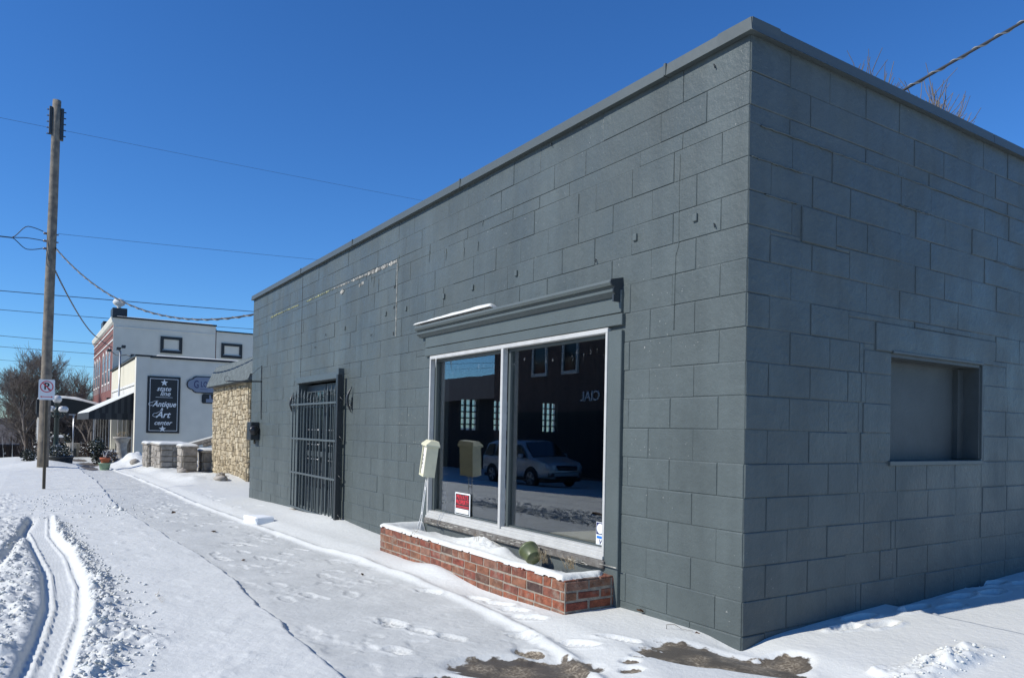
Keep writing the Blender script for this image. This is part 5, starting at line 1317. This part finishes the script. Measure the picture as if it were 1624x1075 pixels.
m = MB(); m.lathe((-48.3,.9,8.2),[(.25,0),(.12,.08),(.1,.15),(.3,.28),(.36,.42),(.28,.58),(.0,.68)],14); m.build('finial','white_trim',tb)
m = MB()
for k in range(7): m = MB(); x = -47+-2.1*k; m.box((x-.12,.425,-1.4),(x+.12,.5,1.9)); m.build('shopfront_pilaster','white_trim',tb)
m = MB(); m.box((TW+.2,.44,-.7),(TX-.1,.47,1.9)); m.build('shopfront_glass','old_glass',tb)
m = MB(); m.box((-47.6,.47,2.45),(-47.2,.30,2.75)); m.build('meter_box','black_trim',tb)

def big_canopy():
    o = empty('sidewalk_canopy', (-50,-1.3,1.2), 'large black canopy with thick snow spanning the sidewalk behind the lamp', 'canopy')
    xa, xb, y0, y1 = -56.0, -47.2, -3.2, .28
    f = lambda Y: 2.62 - .50*((Y+1.9)/2.2).clip(0,1)**1.5 - .10*((-Y-2.4)/.8).clip(0,1)
    ys = np.linspace(y0, y1, 18); zs = f(ys)
    m = MB(); m.prism([(xa,y,z) for y, z in zip(ys, zs)] + [(xa,y1,1.75),(xa,y0,1.70)], (xb-xa,0,0)); m.build('canvas','awning_black',o)
    m = MB(); n = 24
    for k in range(n): a = y0+(y1-y0)*k/n; m.box((xb,a,1.48),(xb+.02,a+(y1-y0)/n*.96,1.76),k%2)
    m.build('fringe',['awning_stripe','dead_foliage'],o)
    snow_cap('snow_cover', o, xa, xb+.05, y0, y1, 0, t=.15, res=.08, slope=lambda X, Y: f(Y)+.004, seed=6, rough=1.0, fr=.2)
    for (x, y) in ((xb-.1,y0+.1),(xb-.1,y1-.6),(xa+.1,y0+.1)):
        m = MB(); m.tube([(x,y,-1.2),(x,y,1.72)],.04,8); m.build('post','white_trim',o)
big_canopy()

# ================================================================ STREET LAMP AND CLUTTER
def street_lamp():
    x, y = -29.6, -2.68; zb = gz(x,y)
    o = empty('street_lamp', (x,y,zb), 'dark green cast iron street lamp with five white globes', 'street lamp')
    m = MB(); m.lathe((x,y,zb),[(.19,0),(.19,.15),(.15,.2),(.13,.5),(.10,.55),(.085,.7),(.075,1.7),(.11,1.72),(.085,1.76),(.08,1.84),(.12,1.86),(.12,1.9),(.05,1.98),(.05,2.08),(.1,2.1),(.1,2.14)],16); m.build('column','lamp_green',o)
    m = MB(); 
    tips = [(x+.30*math.cos(a), y+.30*math.sin(a)) for a in (rad(-60), rad(30), rad(120), rad(210))]
    for (tx, ty) in tips: 
        m.tube([(x,y,zb+1.66),((x+tx)/2,(y+ty)/2,zb+1.62),(tx,ty,zb+1.72),(tx,ty,zb+1.78)],.024,8); m.lathe((tx,ty,zb+1.78),[(.03,0),(.07,.02),(.06,.06)],10)
    m.build('arms','lamp_green',o)
    for (tx, ty) in tips: g = MB(); g.ball((tx,ty,zb+1.93),.12,18); g.build('globe','globe_glass',o)
    g = MB(); g.ball((x,y,zb+2.30),.155,20); g.build('globe','globe_glass',o)
street_lamp()
def fuzz(name, c, r, n, mt, lab, cat, h=1.0, snowy=.15, leaf=.05):
    """twiggy evergreen / leafless shrub: many small blades through the volume"""
    o = empty(name, (c[0],c[1],c[2]), lab, cat)
    f = MB()
    for i in range(n):
        u = Vector((random.gauss(0,1),random.gauss(0,1),random.gauss(0,1))).normalized()*r*random.random()**.45
        p = Vector((c[0]+u.x, c[1]+u.y, c[2]+r*h*.9+u.z*h)); 
        if p.z < c[2]: continue
        a = Vector((random.gauss(0,1),random.gauss(0,1),random.gauss(0,.7)+.3)).normalized()*leaf*random.uniform(.6,1.6); b = a.cross(Vector((random.random(),random.random(),random.random()))).normalized()*leaf*.4
        f.add([p, p+b, p+a, p-b],[(0,1,2),(0,2,3)],1 if random.random() < snowy else 0)
    f.build('foliage',[mt,SNOW],o,fix=False)
    s = MB()
    for k in range(6):
        a = random.random()*6.28; s.tube([(c[0],c[1],c[2]-.1),(c[0]+math.cos(a)*r*.5,c[1]+math.sin(a)*r*.5,c[2]+r*h)],[.02,.008],5)
    s.build('stem','bark',o)
    return o
o = empty('lamp_planter', (-28.6,-2.62,-.4), 'dark round planter tub overflowing with snowy plants at the lamp foot', 'planter')
m = MB(); m.lathe((-28.9,-2.60,-.48),[(.30,0),(.42,.1),(.46,.42),(.50,.44),(.50,.5),(.42,.5),(.3,.44),(0,.44)],20); m.build('tub','black_iron',o)
fuzz('winter_plant',(-28.9,-2.6,-.05),.46,900,'evergreen','dark evergreen cuttings with snow in the tub at the lamp foot','plant',.55,.22,.07)
fuzz('winter_shrub',(-30.6,-2.9,-.1),.5,700,'dead_foliage','brown twiggy shrub behind the street lamp','shrub',.9,.15,.08)
fuzz('evergreen_shrub',(-31.0,-1.2,-.42),.30,900,'evergreen','dark blue green shrub beside the storefront bench','shrub',1.9,.08,.08)
fuzz('winter_shrub',(-30.2,-.85,-.42),.32,700,'dead_foliage','brown dry shrub in front of the storefront bench','shrub',1.1,.12,.07)
fuzz('evergreen_shrub',(-35.0,-3.5,-.5),.35,600,'evergreen','small dark bush at the left foot of the utility pole','shrub',.9,.1,.07)
def lathe_thing(name, c, prof, mt, lab, cat, extra=None, part='body'):
    o = empty(name, c, lab, cat); m = MB(); m.lathe(c, prof, 20); m.build(part, mt, o)
    if extra: extra(o)
    return o
z = gz(-31.4,-.35)
def urnx(o):
    m = MB(); m.box((-31.75,-.62,z-.2),(-31.15,-.02,z+.12),bev=.02); m.build('plinth','concrete',o)
    m = MB()
    for k in range(240):
        a = random.random()*6.28; r = random.random()**.5*.22; p = Vector((-31.45+r*math.cos(a),-.32+r*math.sin(a),z+.98+random.random()*.22)); q = Vector((random.gauss(0,1),random.gauss(0,1),random.gauss(0,1)+.4)).normalized()*.06; m.add([p,p+q,p+q.cross(Vector((0,0,1)))*.5],[(0,1,2)])
    m.build('dried_plant','dry_grass',o,fix=False)
lathe_thing('stone_urn', (-31.45,-.32,z+.1), [(.23,0),(.23,.05),(.20,.1),(.19,.5),(.21,.55),(.20,.6),(.24,.68),(.30,.80),(.33,.83),(.33,.88),(.27,.88),(.22,.8),(0,.78)], 'concrete', 'tall fluted concrete urn planter in front of the storefront window', 'urn', urnx)
z = gz(-25.3,-1.4)
lathe_thing('glazed_pot', (-25.55,-1.37,z-.02), [(.13,0),(.14,.02),(.175,.22),(.19,.23),(.19,.26),(.16,.26),(.14,.2),(0,.2)], 'pale_green_glaze', 'pale green glazed pot under the terracotta pot on the sidewalk', 'pot')
lathe_thing('terracotta_pot', (-25.55,-1.36,z+.22), [(.11,0),(.14,.13),(.165,.14),(.165,.2),(.13,.2),(.11,.15),(0,.15)], 'terracotta', 'orange terracotta pot with frosted twigs standing on the green pot', 'pot',
  lambda o: [MB.build((lambda m: ([m.tube([(-25.55,-1.36,z+.38),(-25.55+random.uniform(-.08,.08),-1.36+random.uniform(-.1,.1),z+.38+random.uniform(.1,.32))],[.012,.004],5) for k in range(7)], m)[1])(MB()), 'twigs', SNOW, o)])
def bench():
    o = empty('storefront_bench', (-33.4,-.35,-.4), 'dark slatted bench with snow on it beside the storefront posts', 'bench')
    m = MB()
    for k in range(5): m.box((-34.1,-.78+.1*k,.0),(-32.6,-.71+.1*k,.03))
    m.build('seat','black_iron',o)
    m = MB(); m.box((-34.1,-.3,.1),(-32.6,-.27,.18)); m.box((-34.1,-.28,.26),(-32.6,-.25,.36)); m.build('backrest','black_iron',o)
    for x in (-34.05,-32.65):
        for y in (-.75,-.3): m = MB(); m.box((x-.025,y-.025,-.5),(x+.025,y+.025,.0 if y < -.5 else .36)); m.build('leg','black_iron',o)
    snow_cap('snow_cover', o, -34.1,-32.6,-.8,-.35,.031,t=.04,res=.03)
bench()
def far_clutter():
    z = -.55
    o = empty('sign_post', (-37.3,-1.8,z), 'thin grey street sign post standing in the far sidewalk snow', 'sign post')
    m = MB(); m.tube([(-37.3,-1.8,z-.1),(-37.3,-1.8,1.62)],.03,8); m.build('pole','alloy',o)
    m = MB(); m.box((-37.31,-2.0,1.58),(-37.28,-1.72,1.62)); m.build('bracket','alloy',o)
    o = empty('litter_bin', (-41,-1.6,z), 'grey tapered litter bin beyond the street lamp', 'bin')
    m = MB(); m.lathe((-41,-1.62,z-.05),[(.21,0),(.30,.72),(.33,.74),(.33,.78),(.27,.78),(0,.7)],12,smooth=False); m.build('bin_body','concrete',o)
    m = MB(); m.box((-40.72,-1.7,z+.05),(-40.68,-1.5,z+.45)); m.build('opening','black_trim',o)
    o = empty('wooden_barrel', (-42,-2.35,z), 'dark wooden barrel with snow and boards stacked on top', 'barrel')
    m = MB(); m.lathe((-42,-2.3,z-.05),[(.28,0),(.33,.35),(.29,.75),(0,.75)],16); m.build('barrel_body','fence_wood',o)
    o2 = empty('stacked_crate', (-42,-2.3,z+.7), 'snowy wooden crate resting on the dark barrel', 'crate')
    m = MB(); m.box((-42.35,-2.6,z+.72),(-41.65,-2.0,z+1.0)); m.build('crate_body','old_pole_wood',o2); snow_cap('snow_cover', o2, -42.35,-41.65,-2.6,-2.0,z+1.001,t=.12,res=.04)
    o = empty('white_marker_post', (-38.5,-2.35,z), 'short white wooden post just right of the lamp column', 'post')
    m = MB(); m.box((-38.6,-2.42,z-.1),(-38.45,-2.27,z+.75),bev=.01); m.build('post_body','white_trim',o); snow_cap('snow_cover', o, -38.6,-38.45,-2.42,-2.27,z+.751,t=.05,res=.02)
    for i,(x,y,r) in enumerate(((-44,-1.0,.35),(-46,-.4,.4),(-43.5,-2.9,.4),(-47.5,-1.8,.55),(-40.5,-.3,.3),(-49,-2.7,.6))):
        fuzz('evergreen_shrub' if i%2 else 'winter_shrub',(x,y,z-.05),r,500,'evergreen' if i%2 else 'dead_foliage',
          ['brown shrub against the storefront posts beyond the bench','dark green shrub under the big canopy near the wall','brown shrub at the kerb behind the barrel','tall dark green shrub under the middle of the canopy','low brown shrub by the storefront bulkhead','wide dark shrub at the far left canopy post'][i],'shrub',1.2,.25,.09)
far_clutter()

# parked vehicles far down the sidewalk gap and dark shed
def shed():
    o = empty('dark_shed', (-62,-5.2,-3), 'low dark shed at the far left end of the snowy street', 'shed')
    m = MB(); m.box((-64,-6.6,-3.4),(-60,-4.25,-.52)); m.build('wall','fence_wood',o); m = MB(); m.box((-64.2,-6.8,-.52),(-59.8,-4.1,-.42)); m.build('roof','roof_tar',o)
    m = MB(); m.box((-59.99,-5.0,-1.1),(-59.96,-4.85,-.95)); m.build('lamp','paper',o)
shed()

# ================================================================ TREES
def tree_mesh(seed, H=8.0, levels=5, spread=.55, r0=.16, kids=3):
    rnd = random.Random(seed); T = MB(); C = MB()
    def br(p, d, L, r, lev):
        mb = T if lev == 0 else C
        n = 3 if lev < 3 else 2; pts = [p]; q = p.copy(); dd = d.copy(); rs = [r]
        for k in range(n):
            dd = (dd + Vector((rnd.gauss(0,.12), rnd.gauss(0,.12), rnd.gauss(.05,.08)))).normalized(); q = q + dd*L/n; pts.append(q.copy()); rs.append(r*(1-.45*(k+1)/n))
        mb.tube(pts, rs, 8 if lev == 0 else (5 if lev < 3 else 3), caps=False, mi=0)
        if lev >= levels: return
        c = kids + (1 if lev == 0 else 0) + (1 if rnd.random() < .4 else 0)
        for k in range(c):
            t = rnd.uniform(.45,1.0) if k else 1.0
            i = min(n-1, int(t*n)); base = pts[i].lerp(pts[i+1], t*n-i) if i < n else pts[-1]
            ax = Vector((rnd.gauss(0,1), rnd.gauss(0,1), rnd.gauss(0,.4))).normalized(); nd = (dd + ax*spread*rnd.uniform(.6,1.5) + Vector((0,0,.12))).normalized()
            br(base, nd, L*rnd.uniform(.58,.82), max(r*.55*rnd.uniform(.7,1.1), .0085), lev+1)
    br(Vector((0,0,-.3)), Vector((0,0,1)), H*.30, r0, 0)
    return T, C
PROT = []
def make_tree_proto(seed, **k):
    T, C = tree_mesh(seed, **k)
    Hn = k.get('H', 8.0); top = max(v[2] for v in C.v); q = Hn/top
    for mb in (T, C): mb.v = [(a*q, b*q, c_*q) for a, b, c_ in mb.v]
    t = T.build('trunk','bark',fix=False); c = C.build('branches','twig',fix=False)
    for o in (t, c): col.objects.unlink(o)
    PROT.append((t.data, c.data))
make_tree_proto(1, H=8.5, levels=6, spread=.68, r0=.13, kids=4)
make_tree_proto(2, H=8.0, levels=5, spread=.60, r0=.14, kids=5)
make_tree_proto(5, H=8.0, levels=5, spread=.50, r0=.12, kids=5)
def tree(i, loc, sc, rz, lab, grp='bare trees beyond the street'):
    o = empty('bare_tree', loc, lab, 'tree', grp); o.rotation_euler.z = rz; o.scale = (sc, sc, sc)
    for nm, me in zip(('trunk','branches'), PROT[i]):
        c = bpy.data.objects.new(nm, me); col.objects.link(c); c.parent = o
    return o
def tz(x, y): return float(ground_z(np.array([float(x)]), np.array([float(y)]), False)[0])
tree(0, (-56,-3.9,-1.8), .98, .6, 'big bare tree with fine twigs behind the utility pole')
tree(1, (-62,-.2,-2.4), 1.0, 2.0, 'bare tree seen between the utility pole and the brick facade')
tree(2, (-60,-8,-2.2), .95, 1.0, 'bare tree at the extreme left edge behind the sign')
far_labels = []
for k in range(40):
    y = -52+2.35*k + random.uniform(-1,1); x = random.uniform(-112,-72)
    tree(k % 3, (x, y, tz(x,y)-.3), random.uniform(1.05,1.5), random.random()*6, 'bare brown tree in the dense wood closing the far end of the street', 'bare trees of the far wood')
for k, (x, y, s) in enumerate(((-9.3,19.0,1.73),(-12.2,17.7,1.70),(-4,24,1.2))):
    tree((2,0,1)[k], (x,y,-.2), s, k*1.3+.4, ['bare tree top showing above the right end of the side parapet','second bare tree whose twig tips show over the side parapet nearer the corner','bare tree hidden behind the block building'][k], 'bare trees behind the block building')
# undergrowth as one mass: low twig tangle along the far slope
def brush(name, lab, xs, ys, n, hmax, seed):
    rnd = random.Random(seed); m = MB(); X = np.array([rnd.uniform(*xs) for _ in range(n)]); Y = np.array([rnd.uniform(*ys) for _ in range(n)]); Z = ground_z(X, Y, False)
    for x, y, z in zip(X, Y, Z):
        h = rnd.uniform(.3,1)*hmax; a = rnd.gauss(0,.35); b = rnd.gauss(0,.35); w = rnd.uniform(.015,.05)
        p = Vector((x,y,z-.1)); q = p+Vector((a*h,b*h,h)); s = Vector((0,w,0)); m.add([p-s,p+s,q],[(0,1,2)],0 if rnd.random() > .12 else 1)
    tag(m.build(name,['dead_foliage',SNOW],fix=False), lab, 'undergrowth', kind='stuff')
brush('undergrowth','tangled brown undergrowth filling the slope below the far trees',(-110,-58),(-30,14),26000,3.6,3)
brush('undergrowth','tangled brush on the slope to the far left of the street',(-115,-60),(-60,-30),12000,5.0,4)
hx, hy = np.meshgrid(np.linspace(-260,-118,40), np.linspace(-160,120,70)); hz = -6.5+ (np.clip((-hx-118)/60,0,1)**.8)*(8+4*fbm(hx*.02,hy*.03,4)) + 1.6*fbm(hx*.2,hy*.25,3)
hl = grid_mesh('hill', hx, hy, hz, 'hill_brush'); tag(hl, kind='structure')

# ================================================================ ACROSS THE STREET (seen mirrored in the glass)
YB = -17.0
ob = empty('opposite_building', (-20,-20,-.6), 'two storey dark brick building across the street mirrored in the shop glass', 'building')
m = MB(); m.box((-30.6,YB-9,-1.5),(-6,YB,5.9)); m.build('wall','old_brick',ob)
m = MB(); m.box((-30.7,YB-9,5.9),(-5.9,YB+.12,6.1)); m.build('coping','grey_trim',ob)
for x in (-26.4,-24.0,-20.6,-17.4,-14,-10.5):
    f = MB(); 
    for (a,b,c,d) in ((x-.6,3.9,x+.6,4.05),(x-.6,5.4,x+.6,5.5),(x-.6,4.05,x-.48,5.4),(x+.48,4.05,x+.6,5.4)): f.box((a,YB,b),(c,YB+.09,d))
    fo = f.build('window_frame','white_trim',ob); g = MB(); g.box((x-.48,YB,4.05),(x+.48,YB+.02,5.4)); g.build('pane','old_glass',fo)
m = MB(); m.box((-29.5,YB,-.7),(-7,YB+.05,2.2)); m.build('shopfront','awning_black',ob)
text_mesh('lettering','CIAL',.62,'sign_white',ob,(-22.5,YB+.06,2.85),(-1,0,0),(0,0,1),extr=.02,offset=.004)
ol = empty('low_shop', (-45,-22,-1), 'long low building across the street with a dark roof', 'building')
m = MB(); m.box((-60,-27,-2),(-31.5,-19,3.1)); m.build('wall','fence_wood',ol); m = MB(); m.prism([(-60.3,-18.6,3.05),(-60.3,-23,5.1),(-60.3,-27.4,3.05)],(29.2,0,0)); m.build('roof','roof_tar',ol)
for k in range(16):
    x = -95+4.5*k+random.uniform(-1,1); y = -42+random.uniform(-5,5); tree(k%3,(x,y,tz(x,y)-.3),random.uniform(.9,1.25),random.random()*6,'bare tree in the row behind the low shop across the street','bare trees across the street')

def suv(cx, cy, zg, lab, paint='car_paint'):
    """small estate-bodied SUV, nose toward +x"""
    o = empty('parked_suv', (cx,cy,zg), lab, 'car')
    L, W = 4.6, 1.78
    # body: stations along x with half width, bottom, belt, roof heights
    st = [(-2.28,.62,.55,.80,.86),(-2.24,.78,.40,.98,1.02),(-2.15,.84,.34,1.02,1.30),(-1.95,.87,.32,1.03,1.55),(-1.5,.885,.30,1.02,1.64),(-.8,.89,.28,1.01,1.67),(0,.89,.28,1.00,1.67),(.45,.89,.28,.99,1.62),(.95,.885,.28,1.00,1.30),(1.25,.88,.28,1.00,1.05),(1.7,.87,.30,.96,.965),(2.05,.82,.32,.90,.905),(2.22,.72,.36,.80,.805),(2.30,.55,.45,.66,.665)]
    vs = []; fs = []; n = 16
    for (x, hw, zb_, zbelt, zr) in st:
        rhw = hw*.80 if zr > zbelt+.15 else hw*.93
        ring = [(-hw*.8,zb_),(-hw,zb_+.12),(-hw*1.0,(zb_+zbelt)/2),(-hw*.985,zbelt-.03),(-hw*.955,zbelt+.02 if zr > zbelt+.15 else zbelt),(-(hw*.955+rhw)/2,(zbelt+zr)/2),(-rhw,zr-.05 if zr > zbelt+.1 else zr-.004),(-rhw*.75,zr),(rhw*.75,zr),(rhw,zr-.05 if zr > zbelt+.1 else zr-.004),((hw*.955+rhw)/2,(zbelt+zr)/2),(hw*.955,zbelt+.02 if zr > zbelt+.15 else zbelt),(hw*.985,zbelt-.03),(hw,(zb_+zbelt)/2),(hw,zb_+.12),(hw*.8,zb_)]
        vs += [(cx+x, cy+a, zg+b) for a, b in ring]
    for i in range(len(st)-1):
        for k in range(n): fs.append((i*n+k, i*n+(k+1)%n, (i+1)*n+(k+1)%n, (i+1)*n+k))
    fs += [tuple(range(n)), tuple((len(st)-1)*n+k for k in range(n))]
    m = MB(); m.add(vs, fs, 0, .5, True); body = m.build('body', paint, o)
    md = body.modifiers.new('edge','BEVEL'); md.width = .02; md.segments = 2; md.limit_method = 'ANGLE'
    # side glass
    for s in (-1,1):
        for (xa, xb, xc, xd) in ((-1.98,-1.25,-1.3,-1.72),(-1.15,-.25,-.28,-1.1),(-.15,1.02,.52,-.12)):
            m = MB(); y1 = s*.872; y2 = s*.775; P = [(cx+xa,cy+y1,zg+1.06),(cx+xb,cy+y1,zg+1.06),(cx+xc,cy+y2-s*.0,zg+1.50),(cx+xd,cy+y2,zg+1.50)]; m.prism(P,(0,s*.012,0)); m.build('side_window','car_glass',o)
    m = MB(); m.prism([(cx+1.22,cy-.74,zg+1.07),(cx+1.22,cy+.74,zg+1.07),(cx+.56,cy+.62,zg+1.58),(cx+.56,cy-.62,zg+1.58)],(.02,0,.025)); m.build('windscreen','car_glass',o)
    m = MB(); m.prism([(cx-2.22,cy-.70,zg+1.08),(cx-2.22,cy+.70,zg+1.08),(cx-2.02,cy+.60,zg+1.5),(cx-2.02,cy-.60,zg+1.5)],(-.03,0,.01)); m.build('rear_window','car_glass',o)
    for s in (-1,1):
        m = MB(); m.tube([(cx-1.7,cy+s*.66,zg+1.66),(cx-1.5,cy+s*.66,zg+1.73),(cx+.1,cy+s*.66,zg+1.73),(cx+.35,cy+s*.66,zg+1.65)],.018,6); m.build('roof_rail','grille_black',o)
        m = MB(); m.box((cx+.72,cy+s*.90,zg+1.02),(cx+.92,cy+s*1.08,zg+1.18),bev=.04); m.build('mirror',paint,o)
        m = MB(); m.prism([(cx+2.02,cy+s*.80,zg+.84),(cx+2.26,cy+s*.52,zg+.80),(cx+2.28,cy+s*.50,zg+.68),(cx+2.12,cy+s*.80,zg+.70)],(.03,s*.02,0)); m.build('headlight','headlamp',o)
        m = MB(); m.prism([(cx+2.16,cy+s*.74,zg+.56),(cx+2.27,cy+s*.55,zg+.55),(cx+2.27,cy+s*.55,zg+.43),(cx+2.16,cy+s*.74,zg+.42)],(.03,s*.02,0)); m.build('fog_lamp_surround','grille_black',o)
        for x in (-1.32, 1.34):
            w = MB(); w.lathe((cx+x,cy+s*.70,zg+.34),[(.20,-.02),(.33,.0),(.35,.03),(.35,.17),(.33,.20),(.22,.20),(.0,.12)] if s > 0 else [(.20,.02),(.33,0),(.35,-.03),(.35,-.17),(.33,-.20),(.22,-.20),(0,-.12)],28,axis=(0,1,0)); wo = w.build('wheel','tyre',o)
            r = MB()
            for k in range(5):
                a = 6.283*k/5; c = Vector((cx+x, cy+s*.895, zg+.34)); d = Vector((math.cos(a),0,math.sin(a))); q = Vector((-math.sin(a),0,math.cos(a)))
                r.prism([c-q*.035, c+d*.22-q*.045, c+d*.22+q*.045, c+q*.035],(0,s*.012,0))
            r.lathe((cx+x,cy+s*.895,zg+.34),[(.215,0),(.235,s*.01),(.235,s*.015),(.215,s*.015)],28,axis=(0,1,0)); r.build('rim','alloy',wo)
            a = MB(); pts = []; 
            for k in range(13): t = math.pi*k/12; pts.append((cx+x+.40*math.cos(t), cy+s*.893, zg+.34+.40*math.sin(t)))
            a.tube(pts, .022, 6); a.prism([(cx+x+.39*math.cos(math.pi*k/12),cy+s*.875,zg+.34+.39*math.sin(math.pi*k/12)) for k in range(13)],(0,s*.018,0)); a.build('wheel_arch','grille_black',o)
    m = MB(); m.box((cx+2.20,cy-.46,zg+.62),(cx+2.315,cy+.46,zg+.80),bev=.03); m.build('grille','grille_black',o)
    m = MB(); m.box((cx+2.316,cy-.40,zg+.70),(cx+2.325,cy+.40,zg+.715)); m.build('grille_bar','alloy',o)
    m = MB(); m.box((cx+2.18,cy-.5,zg+.36),(cx+2.312,cy+.5,zg+.44),bev=.02); m.build('lower_intake','grille_black',o)
    m = MB(); m.box((cx-2.1,cy-.80,zg+.22),(cx+2.1,cy+.80,zg+.34)); m.build('underbody','grille_black',o)
    return o
suv(-20.4, -12.4, tz(-20.4,-12.4), 'silver SUV parked across the street, mirrored in the shop glass')
